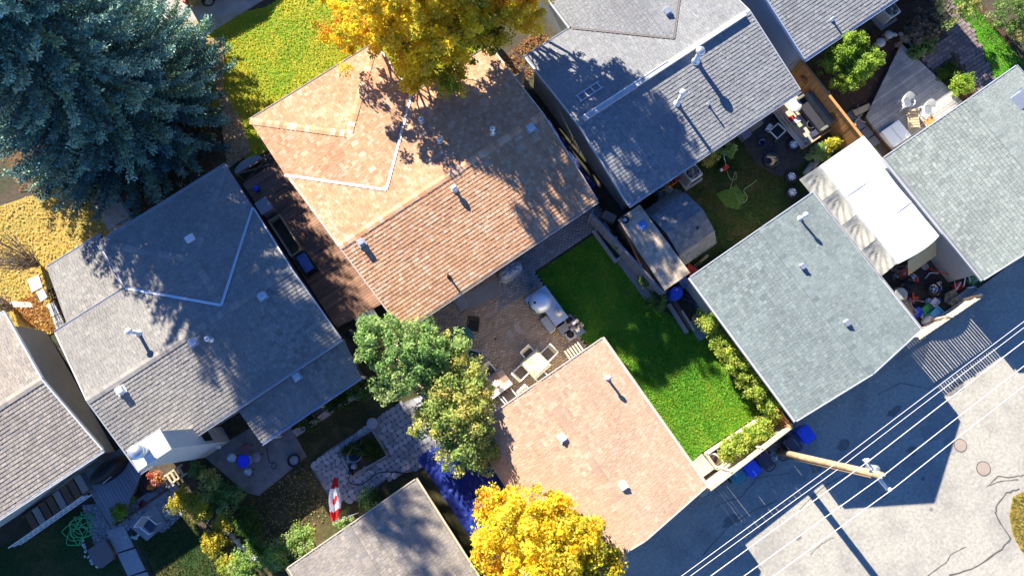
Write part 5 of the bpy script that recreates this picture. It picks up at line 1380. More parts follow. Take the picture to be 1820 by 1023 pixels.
# items between shed and blue-grey garage
t = thing('barrel', 'blue plastic barrel between the brown shed and the blue-grey garage', 'barrel', P(1203, 520, .9) * Vector((1, 1, 0)))
mb = MB(); mb.lathe([(.24, 0), (.29, .08), (.30, .3), (.28, .34), (.3, .38), (.3, .75), (.27, .88), (.22, .9)], (0, 0, 0), 22); mb.build('drum', BLUEP, t); mb = MB(); mb.lathe([(.04, .9), (.04, .94)], (.08, .12, 0), 10); mb.build('bung', WHITEPL, t)
mb = MB(); mb.tube([(.28 * math.cos(a), .28 * math.sin(a), .9) for a in np.linspace(0, 6.283, 25)], .015, 5, cap=False); mb.build('hoop', BLUEP, t)
def simple(name, label, cat, loc, m, shapes, rz=0, parts=None):
    """one thing of several named parts; shapes: list of (part, kind, args, material)"""
    t = thing(name, label, cat, loc, rz)
    for part, kind, args, mm in shapes:
        mb = MB(); getattr(mb, kind)(*args); mb.build(part, mm or m, t)
    return t
simple('storage_bin', 'slate blue box behind the blue barrel', 'box', P(1216, 501, .6) * Vector((1, 1, 0)), TEALP, [('body', 'box', ((0, 0, .28), (.42, .42, .55), 0.1), None), ('lid', 'rbox', ((0, 0, .58), (.46, .46, .06), .03, .1), mat('slate_lid', (.14, .2, .36), .5))])
simple('wheelbarrow', 'red wheelbarrow tray beside the blue-grey garage corner', 'wheelbarrow', P(1229, 483, .5) * Vector((1, 1, 0)), REDP, [('tray', 'box', ((0, 0, .5), (.5, .62, .25), .4, None, None, .7), None), ('handle', 'tube', ([(-.2, -.2, .35), (-.3, .8, .55)], .018), WOODG), ('handle', 'tube', ([(.2, -.2, .35), (.12, .85, .55)], .018), WOODG), ('wheel', 'lathe', ([(.05, -.04), (.18, -.03), (.18, .03), (.05, .04)], (0, -.42, .18), 14, None, Matrix.Rotation(R(90), 3, 'Y')), RUBBER)])
for i, (px, py, m, lab, w, l) in enumerate(((1247, 463, WOODT, 'tan plank leaning behind the barn shed', .12, .9), (1238, 472, WOODW, 'pale plank end behind the barn shed', .1, .6), (1205, 565, WOODG, 'grey plank of the pile by the lawn corner', .18, 1.6), (1213, 560, WOODB, 'brown plank of the pile by the lawn corner', .2, 1.5), (1222, 570, WOODW, 'white painted plank on the pile by the lawn corner', .1, 1.1))):
    mb = MB(); p = P(px, py, .2); mb.box((0, 0, .1 + .06 * (i - 2 if i > 1 else 0)), (w, l, .2 if i > 1 else .06), rz=(R(-4) if i > 1 else R(-85))); tag(mb.build('plank', m, None, (p.x, p.y, .02)), lab, 'plank')
for px, py, w, d, lab, m in ((1187, 520, .3, .9, 'grey paving slab beside the fence end and barrel', CONC2), (1236, 577, .55, .55, 'dark grey slab at the corner of the bright lawn', CONC2), (1246, 593, .5, .5, 'bluish slab nearest the pale shrub', mat('blue_slab', (.18, .25, .29), .8, var=.15)), (1238, 535, .45, 1.2, 'dark panel leaning along the blue-grey garage wall', NAVYP)):
    p = P(px, py, .1); mb = MB(); mb.rbox((0, 0, .06), (w, d, .12), .02); tag(mb.build('paving_slab', m, None, (p.x, p.y, 0)), lab, 'slab')
mb = MB(); mb.tube([(0, 0, .05), (.3, -.6, .1), (.42, -1.0, .6)], .02); tag(mb.build('hand_tool', METAL, None, P(1215, 530)), 'long metal pole leaning near the blue barrel', 'pole')
# gap between brown house and house four
crumple('blue_tarp', 'dark blue tarp heap in the narrow gap between bungalows', q2([L(8.6, -10.6), L(9.35, -10.6), L(9.3, -6.3), L(8.5, -6.3)]), .15, .35, mat('navy_tarp', (.05, .07, .20), .5, var=.3), 'tarp', seed=5)
t = thing('wooden_chair', 'brown wooden chair frame in the narrow gap between bungalows', 'chair', P(1028, 256, .5) * Vector((1, 1, 0)), R(8))
for a, b in (((-.2, -.28, .6), (-.2, .28, .6)), ((.2, -.28, .6), (.2, .28, .6)), ((-.2, -.28, .6), (.2, -.28, .6)), ((-.2, .28, .6), (.2, .28, .6)), ((-.2, .28, 0), (-.2, .28, .95)), ((.2, .28, 0), (.2, .28, .95)), ((-.2, -.28, 0), (-.2, -.28, .6)), ((.2, -.28, 0), (.2, -.28, .6)), ((-.2, .28, .93), (.2, .28, .93))):
    mb = MB(); beam(mb, a, b, .04, .04); mb.build('rail' if a[2] == b[2] else 'leg', WOODT, t)
simple('crate', 'pale crate at the shed corner by the brown bungalow', 'crate', P(1083, 385, .5) * Vector((1, 1, 0)), WOODW, [('body', 'box', ((0, 0, .25), (.4, .6, .5), .5), None), ('lid', 'box', ((0, 0, .515), (.34, .5, .03), .5), WOODG)])
simple('spare_tyre', 'small black tyre on the end of the brown shed roof', 'tyre', L(8.85, -3.95, 2.2), RUBBER, [('tread', 'lathe', ([(.10, 0), (.17, 0), (.19, .05), (.17, .1), (.10, .1), (.10, 0)], (0, 0, 0), 18), None), ('hub', 'lathe', ([(.09, .02), (.09, .06)], (0, 0, 0), 12), METAL)])
# ---------------------------------------------------------------- brown house patio
DARKS = mat('dark_sling', (.05, .04, .04), .8, var=.2)
ct = thing('outdoor_counter', 'grey stone outdoor kitchen counter at the lawn edge', 'counter', L(3.8, -2.75))
cp_ = [(-.6, .85), (-.45, .95), (.56, .93), (.6, -.9), (-.13, -.9), (-.13, -.1), (-.4, .0), (-.6, .2)]
mb = MB(); mb.prism([(x * .94, y * .96) for x, y in cp_], 0, .84); mb.build('base', CONC2, ct)
mb = MB(); mb.prism(cp_, .84, .9); mb.build('countertop', mat('counter_stone', (.50, .56, .62), .35, var=.15, scale=9), ct)
mb = MB(); mb.rbox((-.32, -.62, .36), (.36, .75, .72), .03); mb.build('side_shelf', mat('shelf_stone', (.42, .42, .40), .8, var=.12), ct)
g_ = thing('barbecue', 'domed steel barbecue on the grey counter', 'barbecue', L(3.72, -3.15, .9))
mb = MB(); mb.lathe([(.50, 0), (.52, .12), (.47, .3), (.34, .44), (.15, .51), (.01, .52)], (0, 0, 0), 30, sx=1.0, sy=.94); mb.build('dome', mat('dome_steel', (.72, .80, .86), .3, var=.05, metal=.25), g_)
mb = MB(); mb.tube([(-.46, -.3, .26), (-.56, 0, .3), (-.46, .32, .26)], .025); mb.build('handle', BLACK, g_)
mb = MB(); mb.lathe([(.06, 0), (.06, .03)], (-.26, .08, .47), 12, rot=Matrix.Rotation(R(-28), 3, 'Y')); mb.build('gauge', BLACK, g_)
simple('kettle', 'cream covered pot on the grey counter', 'pot', L(4.15, -2.3, .9), mat('cream_enamel', (.72, .66, .56), .4), [('pot', 'lathe', ([(.14, 0), (.19, .08), (.17, .18), (.08, .25), (.01, .26)], (0, 0, 0), 20), None), ('knob', 'lathe', ([(.03, .25), (.03, .3), (.01, .31)], (0, 0, 0), 8), WOODB)])
for px, py, lab, m, ring in ((1002, 585, 'plain grey concrete planter block by the counter', CONC2, False), (1012, 569, 'concrete block with a dark round opening nearest the lawn', CONC2, True), (1014, 594, 'pale concrete block with a round burner', PALE, True), (1029, 587, 'bluish concrete block at the lawn edge', mat('blue_slab', (.2, .25, .3), .8), False)):
    p = P(px, py, .4); t = thing('block_planter', lab, 'planter', (p.x, p.y, 0), 0, 'blocks beside the counter')
    mb = MB(); mb.rbox((0, 0, .2), (.46, .46, .4), .02); mb.build('block', m, t)
    if ring: mb = MB(); mb.lathe([(.17, .4), (.17, .43), (.12, .435), (.11, .41)], (0, 0, 0), 20); mb.build('ring', BLACK, t); mb = MB(); mb.lathe([(.08, .40), (.06, .425)], (0, 0, 0), 12); mb.build('core', MULCH, t)
sh(1023, 576, .62, .24, 12, [(.72, .68, .66), (.6, .5, .5), (.4, .3, .3)], 'white flowering plant on the concrete blocks', size=.035, cat='flowers')
t = thing('slatted_bench', 'slatted bench with dark gaps against the pinkish-tan garage', 'bench', P(1022, 626, .4) * Vector((1, 1, 0)))
for i in range(6):
    mb = MB(); mb.box((-.36 + .145 * i, 0, .4), (.075, .66, .04)); mb.build('slat', WOODW, t)
for y in (-.26, .26):
    mb = MB(); mb.box((0, y, .34), (.86, .06, .07)); mb.build('rail', WOODB, t)
for x in (-.36, .36):
    for y in (-.26, .26): mb = MB(); mb.box((x, y, .155), (.06, .06, .31)); mb.build('leg', WOODB, t)
t = thing('dining_table', 'square patio table with pale green cloth near the pinkish-tan garage', 'table', L(1.95, -.95), R(8))
mb = MB(); n = 10; vs = []
for i in range(n + 1):
    for j in range(n + 1):
        x, y = -.52 + 1.04 * i / n, -.52 + 1.04 * j / n; e = max(abs(x), abs(y)); vs.append((x * (1 if e < .5 else .985), y, .74 - (0 if e < .5 else .16) + rnd.uniform(-.004, .004)))
mb.add(vs, [(i*(n+1)+j, (i+1)*(n+1)+j, (i+1)*(n+1)+j+1, i*(n+1)+j+1) for i in range(n) for j in range(n)]); mb.build('cloth', mat('green_cloth', (.62, .62, .44), .85, var=.1, col2=(.40, .46, .20), c2scale=3.5, c2lo=.5, c2hi=.6), t)
mb = MB(); mb.box((0, 0, .70), (.98, .98, .03)); mb.build('top', WOODG, t)
for x in (-.42, .42):
    for y in (-.42, .42): mb = MB(); mb.tube([(x, y, 0), (x, y, .69)], .022); mb.build('leg', METAL, t)
for px, py, rz, lab in ((941, 630, 188, 'patio chair at the street side of the green cloth table'), (974, 629, 100, 'patio chair at the lawn side of the green cloth table'), (926, 662, 280, 'patio chair at the left side of the green cloth table'), (966, 674, 10, 'patio chair at the garage side of the green cloth table')):
    p = P(px, py, .45); patio_chair((p.x, p.y, 0), R(rz), lab)
t = thing('tiled_table', 'rectangular patio table with checkered tile top under the tree edge', 'table', L(-.05, -1.25), R(3))
for i in range(4):
    for j in range(2):
        c = ((.30, .20, .15), (.48, .36, .25))[(i + j) % 2]; mb = MB(); mb.box((-.45 + .3 * i, .13 - .3 * j + .07, .72), (.29, .29, .03), col=c); mb.build('tile', PAINT, t)
mb = MB(); mb.box((0, -.36, .735), (1.2, .24, .03)); mb.build('runner', mat('white_runner', (.78, .72, .68), .8), t); mb = MB(); mb.box((0, -.04, .685), (1.22, .92, .04)); mb.build('frame', WOODG, t)
for x in (-.55, .55):
    for y in (-.42, .34): mb = MB(); mb.tube([(x, y, 0), (x, y, .67)], .025); mb.build('leg', METAL, t)
def starflower(loc, label, m):
    t = thing('flower_vase', label, 'flowers', loc); mb = MB(); mb.lathe([(.05, 0), (.07, .06), (.04, .14), (.05, .17)], (0, 0, 0), 12); mb.build('vase', mat('vase_glass', (.4, .45, .45), .2), t)
    for i in range(9):
        a = i * .698; mb = MB(); d = Vector((math.cos(a), math.sin(a), 0)); s = Vector((-d.y, d.x, 0)); b = Vector((0, 0, .18)); mb.add([b, b + d * .1 + s * .035 + Vector((0, 0, .04)), b + d * .2 + Vector((0, 0, .0)), b + d * .1 - s * .035 + Vector((0, 0, .04))], [(0, 1, 2, 3)]); mb.build('petal', m, t)
PETAL = mat('white_petal', (.80, .78, .78), .6, trans=.2, var=.03)
starflower(L(-.02, -1.22, .74), 'white star-shaped flowers on the checkered table', PETAL); starflower(L(-.17, -3.75, .74), 'white flowers on the round green table', PETAL)
for px, py, rz, lab, bk in ((870, 660, 185, 'patio chair at the street side of the checkered table', None), (907, 705, 5, 'patio chair at the garage side of the checkered table', WHITEP), (885, 718, 8, 'patio chair half under the tree by the checkered table', WHITEP)):
    p = P(px, py, .45); patio_chair((p.x, p.y, 0), R(rz), lab, back=bk)
p = P(935, 700, .45); patio_chair((p.x, p.y, 0), R(190), 'white patio chair against the eave of the pinkish-tan garage', seat=WHITEP, back=WHITEP)
t = thing('round_table', 'round green glass table beside the green tree', 'table', L(-.14, -3.83))
mb = MB(); mb.lathe([(.50, .70), (.53, .715), (.53, .73), (.50, .735)], (0, 0, 0), 32); mb.build('top', mat('green_glass', (.07, .20, .14), .12, var=.08, spec=.6), t)
for a in range(4): mb = MB(); x, y = .35 * math.cos(a * 1.571 + .6), .35 * math.sin(a * 1.571 + .6); mb.tube([(x, y, 0), (x * .7, y * .7, .4), (x, y, .70)], .016); mb.build('leg', BLACK, t)
p = P(841, 578, .45); patio_chair((p.x, p.y, 0), R(140), 'dark brown patio chair between the doorstep and the round table', seat=DARKS, frame=mat('dark_brown_frame', (.07, .045, .035), .6), back=DARKS)
p = P(842, 633, .45); patio_chair((p.x, p.y, 0), R(40), 'dark patio chair half hidden by the tree at the round table', seat=NAVYP, back=DARKS)
# covered grill against the house
t = thing('covered_barbecue', 'barbecue under a crumpled silver-grey cover against the brown bungalow', 'barbecue', P(908, 482, .5) * Vector((1, 1, 0)), R(0))
mb = MB(); n = 28; prof = [(0.0, 1.0), (.25, 1.04), (.55, 1.0), (.8, .97), (.95, .8), (1.0, .55)]
prof = [(.64, .02), (.60, .3), (.58, .6), (.56, .85), (.50, .98), (.3, 1.03), (.01, 1.04)]; vs = []; fs = []
for r, z in prof:
    for k in range(n):
        a = 6.283 * k / n; w = 1 + .07 * math.sin(k * 2.3) * (1.05 - z); q = max(abs(math.cos(a)), abs(math.sin(a))) ; vs.append((r * w * math.cos(a) / q ** .6, r * .52 * w * math.sin(a) / q ** .6, z + .03 * math.sin(k * 1.7) * (1 if z > .5 else 0)))
for i in range(len(prof) - 1):
    for k in range(n): fs.append((i*n+k, i*n+(k+1) % n, (i+1)*n+(k+1) % n, (i+1)*n+k))
mb.add(vs, fs, smooth=True); mb.build('cover', mat('silver_cover', (.36, .40, .45), .35, var=.35, scale=9, bump=.6, bscale=14), t)
mb = MB(); mb.tube([(-.62, .1, .75), (-.7, -.1, .7), (-.6, -.28, .72)], .02); mb.build('handle', METAL, t)
o = MB(); o.lathe([(.06, 0), (.07, .02), (.03, .05)], (0, 0, 0), 12); tag(o.build('ball', BLACK, None, P(881, 602)), 'small black object alone on the patio pavers', 'ball')
# ---------------------------------------------------------------- side deck things
simple('planter_trough', 'long empty dark trough along the spruce-shaded bungalow wall', 'planter', L(-4.35, -12.5, .3), WOODT, [('side', 'box', ((-.28, 0, .3), (.06, 2.1, .6)), None), ('side', 'box', ((.28, 0, .3), (.06, 2.1, .6)), None), ('end', 'box', ((0, 1.02, .3), (.5, .06, .6)), None), ('end', 'box', ((0, -1.02, .3), (.5, .06, .6)), None), ('soil', 'box', ((0, 0, .1), (.5, 1.98, .2)), SOIL)])
simple('deck_box', 'storage box with shiny blue lid beside the dark trough', 'box', L(-4.3, -10.85, .3), BLACK, [('body', 'box', ((0, 0, .28), (.6, 1.0, .56)), None), ('lid', 'rbox', ((.05, 0, .6), (.46, .9, .07), .04), mat('shiny_blue', (.10, .16, .42), .3))])
simple('cabinet', 'grey cabinet at the head of the dark trough', 'cabinet', L(-4.4, -14.15, .3), CONC2, [('body', 'box', ((0, 0, .45), (.55, .6, .9)), None), ('top', 'rbox', ((0, 0, .92), (.62, .68, .05), .03), mat('cab_top', (.36, .37, .40), .5, var=.1))])
simple('watering_can', 'blue watering can at the edge of the dark side deck', 'can', P(450, 338, .5) * Vector((1, 1, 0)) + Vector((.15, 0, .3)), BLUEP, [('body', 'lathe', ([(.14, 0), (.15, .2), (.12, .26), (.06, .27)], (0, 0, 0), 16), None), ('spout', 'tube', ([(.1, 0, .08), (.34, .05, .3)], .02), None), ('handle', 'tube', ([(-.12, 0, .05), (-.26, 0, .2), (-.08, 0, .32), (.05, 0, .27)], .012), None)])
simple('doorstep', 'greenish grey step at the lower end of the dark side deck', 'step', L(-3.35, -7.0), CONC2, [('tread', 'box', ((0, 0, .15), (1.0, .9, .3)), None), ('riser', 'box', ((0, -.6, .07), (1.0, .3, .14)), None)])
simple('plant_pot', 'dark pot with yellowish plant at the lower end of the side deck', 'pot', L(-4.35, -6.95), BLACK, [('pot', 'lathe', ([(.14, 0), (.2, .3), (.22, .32), (.17, .3)], (0, 0, 0), 16), None)])
sh(592, 592, .5, .2, 8, YSH, 'yellowish plant in the dark pot by the side deck', cat='plant')
# ---------------------------------------------------------------- house two back yard
t = thing('blue_table', 'bright blue round table on the concrete patio', 'table', P(433, 819, .7) * Vector((1, 1, 0)))
mb = MB(); mb.lathe([(.26, .66), (.29, .68), (.29, .70), (.25, .695), (.01, .695)], (0, 0, 0), 28); mb.build('top', mat('blue_enamel', (.03, .05, .85), .35), t); mb = MB(); mb.tube([(0, 0, 0), (0, 0, .66)], .04, 8); mb.build('stem', METAL, t); mb = MB(); mb.lathe([(.2, 0), (.18, .04)], (0, 0, 0), 16); mb.build('base', METAL, t)
for px, py, r, m, lab in ((412, 813, .2, METAL, 'round metal stool left of the blue table'), (437, 795, .2, mat('dull_red', (.20, .10, .10), .7), 'dull reddish stool behind the blue table'), (455, 812, .2, CONC2, 'grey stool right of the blue table'), (440, 838, .17, METAL, 'small metal stool below the blue table')):
    p = P(px, py, .45); t = thing('stool', lab, 'stool', (p.x, p.y, 0), 0, 'stools round the blue table')
    mb = MB(); mb.lathe([(r, .43), (r * 1.05, .45), (r * .95, .475), (.01, .47)], (0, 0, 0), 18); mb.build('seat', m, t)
    for k in range(4): a = k * 1.571; mb = MB(); mb.tube([(r * 1.1 * math.cos(a), r * 1.1 * math.sin(a), 0), (r * .7 * math.cos(a), r * .7 * math.sin(a), .43)], .014); mb.build('leg', BLACK, t)
simple('plant_pot', 'wide dark pot at the corner of the concrete patio', 'pot', L(-9.5, -3.55, .035), BLACK, [('pot', 'lathe', ([(.2, 0), (.27, .26), (.3, .3), (.25, .3), (.23, .22)], (0, 0, 0), 22), None), ('soil', 'lathe', ([(.22, .2), (.2, .25)], (0, 0, 0), 18), CONC2)])
def hose(label, pts, r, m, name='hose'):
    base = Vector(pts[0]) * Vector((1, 1, 0)); mb = MB()
    # smooth the way points
    ps = [Vector(p) for p in pts]; out = []
    for i in range(len(ps) - 1):
        p0, p1, p2, p3 = ps[max(i-1, 0)], ps[i], ps[i+1], ps[min(i+2, len(ps)-1)]
        for k in range(6):
            t = k / 6; out.append(.5 * ((2*p1) + (-p0 + p2) * t + (2*p0 - 5*p1 + 4*p2 - p3) * t*t + (-p0 + 3*p1 - 3*p2 + p3) * t**3))
    out.append(ps[-1]); mb.tube([p - base for p in out], r, 6); o = mb.build(name, m, None, base); tag(o, label, 'hose')
hose('thin black cord coiled on the concrete patio', [P(x, y, .05) for x, y in ((474, 795), (477, 812), (480, 822), (490, 822), (490, 832), (482, 830), (486, 820))], .014, BLACK)
hose('black hose looping across the pale stone patio', [P(x, y, .1) for x, y in ((735, 843), (700, 838), (672, 840), (655, 852), (640, 861), (622, 858), (620, 848), (628, 842))], .02, BLACK)
# clutter shelf below the patio cover
for i, (px, py, w, d, h, m, lab) in enumerate(((628, 695, .5, .3, .4, TEALP, 'teal tub at the right end of the patio cover'), (612, 705, .45, .3, .35, GREENP, 'greenish tub under the patio cover gutter'), (600, 712, .5, .3, .3, CONC2, 'grey box under the patio cover gutter'), (588, 722, .5, .28, .3, WOODT, 'yellowish crate under the patio cover gutter'), (565, 733, .5, .3, .35, WOODW, 'pale wooden crate under the patio cover'), (550, 742, .4, .28, .3, WOODG, 'grey crate under the patio cover'), (537, 750, .4, .28, .3, WOODW, 'pale crate at the left end of the row under the patio cover'))):
    p = P(px, py, .35); t = thing('crate', lab, 'crate', (p.x, p.y, 0), rnd.uniform(-.1, .1), 'tubs and crates under the patio cover')
    for sx in (-1, 1): mb = MB(); mb.box((sx * w/2, 0, h/2), (.02, d, h)); mb.build('side', m, t)
    for sy in (-1, 1): mb = MB(); mb.box((0, sy * d/2, h/2), (w, .02, h)); mb.build('side', m, t)
    mb = MB(); mb.box((0, 0, .02), (w - .03, d - .03, .04)); mb.build('base', m, t)
slab('stone_kerb', [P(520, 765), P(640, 692), P(645, 700), P(528, 775)], 0, .1, PALE)
# pond bed in the stone patio
t = thing('garden_bed', 'sunken dark planted bed with a small fountain in the stone patio', 'garden bed', L(-6.8, -2.1))
for a, b in (((-.85, .65), (.92, .65)), ((.92, .65), (.88, -.75)), ((.88, -.75), (-.95, -.6)), ((-.95, -.6), (-.85, .65))):
    mb = MB(); beam(mb, (*a, .08), (*b, .08), .1, .14); mb.build('edging', CONC2, t)
mb = MB(); mb.prism([(-.85, .65), (.92, .65), (.88, -.75), (-.95, -.6)], .045, .06); mb.build('soil', SOIL, t)
mb = MB(); mb.lathe([(.36, .07), (.4, .16), (.36, .16), (.3, .09)], (-.35, .1, 0), 20, sy=.8); mb.build('basin', CONC2, t); mb = MB(); mb.lathe([(.29, .1), (.29, .12)], (-.35, .1, 0), 18, sy=.8); mb.build('water', mat('dark_water', (.01, .02, .03), .05, var=0), t)
mb = MB(); mb.lathe([(.1, .1), (.16, .2), (.08, .35), (.12, .42), (.02, .45)], (-.6, -.3, 0), 12); mb.build('statue', mat('grey_statue', (.32, .35, .42), .8), t)
mb = MB(); mb.tube([(-.6, .3, .2), (-.2, .45, .25), (.15, .35, .22), (.3, .55, .25)], .03); mb.build('driftwood', WOODG, t)
leaf_cloud('plants', [(Vector((.35, 0, .25)), (.5, .55, .2), 40, 50, DGN), (Vector((-.3, .45, .2)), (.5, .2, .15), 16, 45, DGN)], .04, parent=t, clump_r=.15)
o = MB(); o.lathe([(.24, 0), (.26, .06), (.22, .08), (.01, .07)], (0, 0, 0), 22); tag(o.build('stepping_stone', mat('round_stone', (.40, .40, .44), .9, var=.15), None, P(662, 752, .05)), 'round pale stone disc at the edge of the stone patio', 'stone')
simple('lantern', 'small metal lantern at the lower corner of the planted bed', 'lantern', P(627, 837, .1), METAL, [('frame', 'box', ((0, 0, .15), (.22, .22, .3), .3), None), ('roof', 'lathe', ([(.18, .3), (.02, .42)], (0, 0, 0), 4), BLACK)])
# flag
t = thing('flag', 'red and white flag with a red leaf hanging from a pole on the dappled garage', 'flag', P(637, 911, 2.75))
tip = P(594, 926, 3.6) - P(637, 911, 2.75)
mb = MB(); mb.tube([(0, 0, 0), tip], .022, 8); mb.build('pole', WHITEPL, t)
a0 = tip * .98; vs = []; cs = []; NU, NV = 26, 10
dirf = (P(596, 848, 3.0) - P(637, 911, 2.75)) - a0
acr = Vector((.42, -.12, -.32))
mbf = MB(); 
for i in range(NU + 1):
    for j in range(NV + 1):
        s, q = i / NU, j / NV
        w = (.35 + .65 * math.sin(math.pi * min(1, s * 1.05 + .08)) ) * .9
        p = a0 + dirf * s + acr * (q - .5) * w + Vector((.05 * math.sin(6 * s + 7 * q), .04 * math.sin(9 * q + 3 * s), .10 * math.sin(8 * q + 4 * s)))
        vs.append(p)
reds, whites = (.62, .02, .02), (.82, .80, .80)
LEAFP = [(0, .9), (.16, .55), (.34, .62), (.28, .3), (.62, .32), (.52, .12), (.6, 0), (.25, -.25), (.28, -.38), (.03, -.32), (.03, -.7)]
leafpoly = LEAFP + [(-x, y) for x, y in reversed(LEAFP)]
for i in range(NU):
    for j in range(NV):
        s, q = (i + .5) / NU, (j + .5) / NV
        inside = inpoly(np.array([(q - .5) * 2.6]), np.array([(.5 - s) * 5.2]), leafpoly)[0]
        c = reds if (s < .22 or s > .78 or inside) else whites
        b = [vs[i*(NV+1)+j], vs[(i+1)*(NV+1)+j], vs[(i+1)*(NV+1)+j+1], vs[i*(NV+1)+j+1]]
        mbf.add(b, [(0, 1, 2, 3)], c, True)
fm = mat('flag_cloth', (1, 1, 1), .7, var=.05, attr=True, trans=.3)
mbf.build('cloth', fm, t)
crumple('blue_tarp', 'wrinkled deep blue tarp on the ground between the two lower garages', q2([L(-4.95, -.5), L(-4.0, -.6), L(-2.3, .6), L(-2.3, 7.0), L(-4.75, 7.2), L(-4.85, .4)]),   .05, .10, mat('royal_tarp', (.022, .04, .25), .45, var=.3, scale=3, bump=.6, bscale=7), 'tarp', n=90, seed=9, fold=4.5)
# ---------------------------------------------------------------- house one back
st = thing('stairs', 'brown plank stairs behind a white rail at the lower left', 'stairs', L(-19.2, -7.9))
n = 8
for i in range(n):
    u = 1.65 - .43 * i; z = .95 - .11 * i
    mb = MB(); mb.box((u, 0, z), (.3, .8, .045), col=(rnd.uniform(.85, 1.15),) * 3); mb.build('tread', WOODB if i % 3 else WOODG, st)
for y in (.42, -.42):
    mb = MB(); beam(mb, (1.8, y, .82), (-1.7, y, 0), .05, .2); mb.build('stringer', WOODB, st)
rl = thing('stair_railing', 'white metal railing along the brown plank stairs', 'railing', L(-19.4, -7.35))
for z in (.62, .95, .25): mb = MB(); beam(mb, (-2.2, -.0 + .0, z - .25), (1.75, .0, z + .18), .05, .05); mb.build('rail', WHITEP, rl)
for k in range(15):
    x = -2.1 + k * .27; mb = MB(); b = (x + 2.2) / 3.95 * .43 - .25; mb.box((x, 0, .6 + b), (.03, .03, .7)); mb.build('baluster', WHITEP, rl)
t = thing('covered_barbecue', 'long black-covered barbecue on the blue-grey deck', 'barbecue', L(-16.35, -7.75, .45), R(8))
mb = MB(); prof = [(.42, .0), (.40, .4), (.38, .75), (.30, .92), (.15, .98), (.01, 1.0)]
mb.lathe(prof, (0, 0, 0), 22, sx=2.0, sy=.85); mb.build('cover', mat('black_cover', (.012, .013, .014), .55, var=.3, scale=8, bump=.4, bscale=12), t); mb = MB(); mb.tube([(-.35, -.38, .72), (.1, -.39, .72)], .018); mb.build('handle', METAL, t)
hp = []
for k in range(64):
    a = k * .83 + .5 * math.sin(k * 1.3); r = .12 + .5 * rnd.random(); cx = P(142, 938, .05); hp.append((cx.x + r * math.cos(a) + .35 * math.sin(k * .11), cx.y + r * 1.0 * math.sin(a) - .55 * (k / 64 - .5), .06 + .05 * rnd.random()))
hose('tangled bright green hose beside the blue-grey deck', hp, .019, mat('hose_green', (.10, .55, .18), .4))
simple('tub_cover', 'brown hexagonal lid on a box at the bottom left lawn', 'box', P(180, 983, .3) * Vector((1, 1, 0)), mat('brown_lid', (.20, .16, .15), .7, var=.1), [('box', 'prism', ([(-.42, -.2), (-.25, -.5), (.3, -.48), (.42, -.2), (.38, .42), (-.38, .42)], 0, .28), WOODB), ('lid', 'prism', ([(-.46, -.22), (-.27, -.55), (.32, -.52), (.46, -.22), (.42, .46), (-.42, .46)], .28, .34), None)])
p = P(268, 932, .45); patio_chair((p.x, p.y, .06), R(200), 'garden chair with white arms on the concrete pad bottom left', seat=NAVYP, back=CONC2, frame=WHITEPL)
simple('planter_tub', 'square black tub holding red and yellow flowers', 'planter', P(268, 858, .3) * Vector((1, 1, 0)), BLACK, [('tub', 'lathe', ([(.3, 0), (.38, .38), (.42, .42), (.36, .42), (.33, .32)], (0, 0, 0), 20), None), ('soil', 'lathe', ([(.33, .3), (.3, .34)], (0, 0, 0), 18), MULCH)])
t = thing('log_edging', 'row of dark red-brown edging bricks across the garden bed', 'edging', P(210, 935))
a, b = P(207, 932), P(300, 868)
for i in range(18):
    q = a.lerp(b, (i + .5) / 18) - P(210, 935); mb = MB(); c = rnd.uniform(.8, 1.2); mb.box((q.x, q.y, .06), (.16, .09, .13), rz=rnd.uniform(-.1, .1), col=(.16*c, .085*c, .075*c)); mb.build('brick', STONE, t)
t = thing('wooden_pallet', 'pale timber rails on the bed below the chimney', 'pallet', P(310, 845, .1))
for i in range(5): mb = MB(); mb.box((-.4 + .2 * i, 0, .12), (.1, .5, .03)); mb.build('slat', WOODT, t)
for y in (-.22, .22): mb = MB(); mb.box((0, y, .06), (1.1, .08, .09)); mb.build('rail', WOODW, t)
slab('grey_pad', [P(255, 890), P(275, 870), P(290, 882), P(270, 905)], 0, .05, CONC2)
# ---------------------------------------------------------------- house four yard
for px, py, z, lab in ((1411, 257, .03, 'car wheel on the dark patio beside the wooden platform'), (1408, 313, .02, 'upper of the two car wheels at the tent corner'), (1409, 341, .02, 'lower of the two car wheels by the blue-grey garage')):
    p = P(px, py, .25); wheel((p.x, p.y, z), lab, rz=rnd.uniform(0, 1))
t = thing('fire_pit', 'round steel fire pit stacked with firewood', 'fire pit', P(1371, 284, .3) * Vector((1, 1, 0)))
mb = MB(); mb.lathe([(.33, 0), (.34, .3), (.36, .32), (.31, .32), (.30, .1)], (0, 0, 0), 24); mb.build('ring', mat('dark_steel', (.12, .12, .14), .5, metal=.5), t)
for i in range(6): mb = MB(); a = i * .5; mb.tube([(-.22 * math.cos(a), -.22 * math.sin(a) + .05 * (i - 3), .3 + .03 * i), (.22 * math.cos(a), .22 * math.sin(a) + .05 * (i - 3), .32 + .03 * i)], .045, 7, col=(1.2, 1.1, 1)); mb.build('log', WOODT, t)
simple('bucket', 'dark blue bucket on the dark patio', 'bucket', P(1354, 254, .2) * Vector((1, 1, 0)), mat('dark_blue', (.03, .04, .2), .4), [('pail', 'lathe', ([(.12, 0), (.16, .28), (.17, .3), (.14, .28), (.12, .05)], (0, 0, 0), 18), None), ('bail', 'tube', ([(-.15, 0, .28), (-.1, .12, .32), (.1, .12, .32), (.15, 0, .28)], .008), METAL)])
t = thing('metal_stand', 'square pale metal frame stand on the dark patio', 'stand', P(1382, 233, .4) * Vector((1, 1, 0)), R(8))
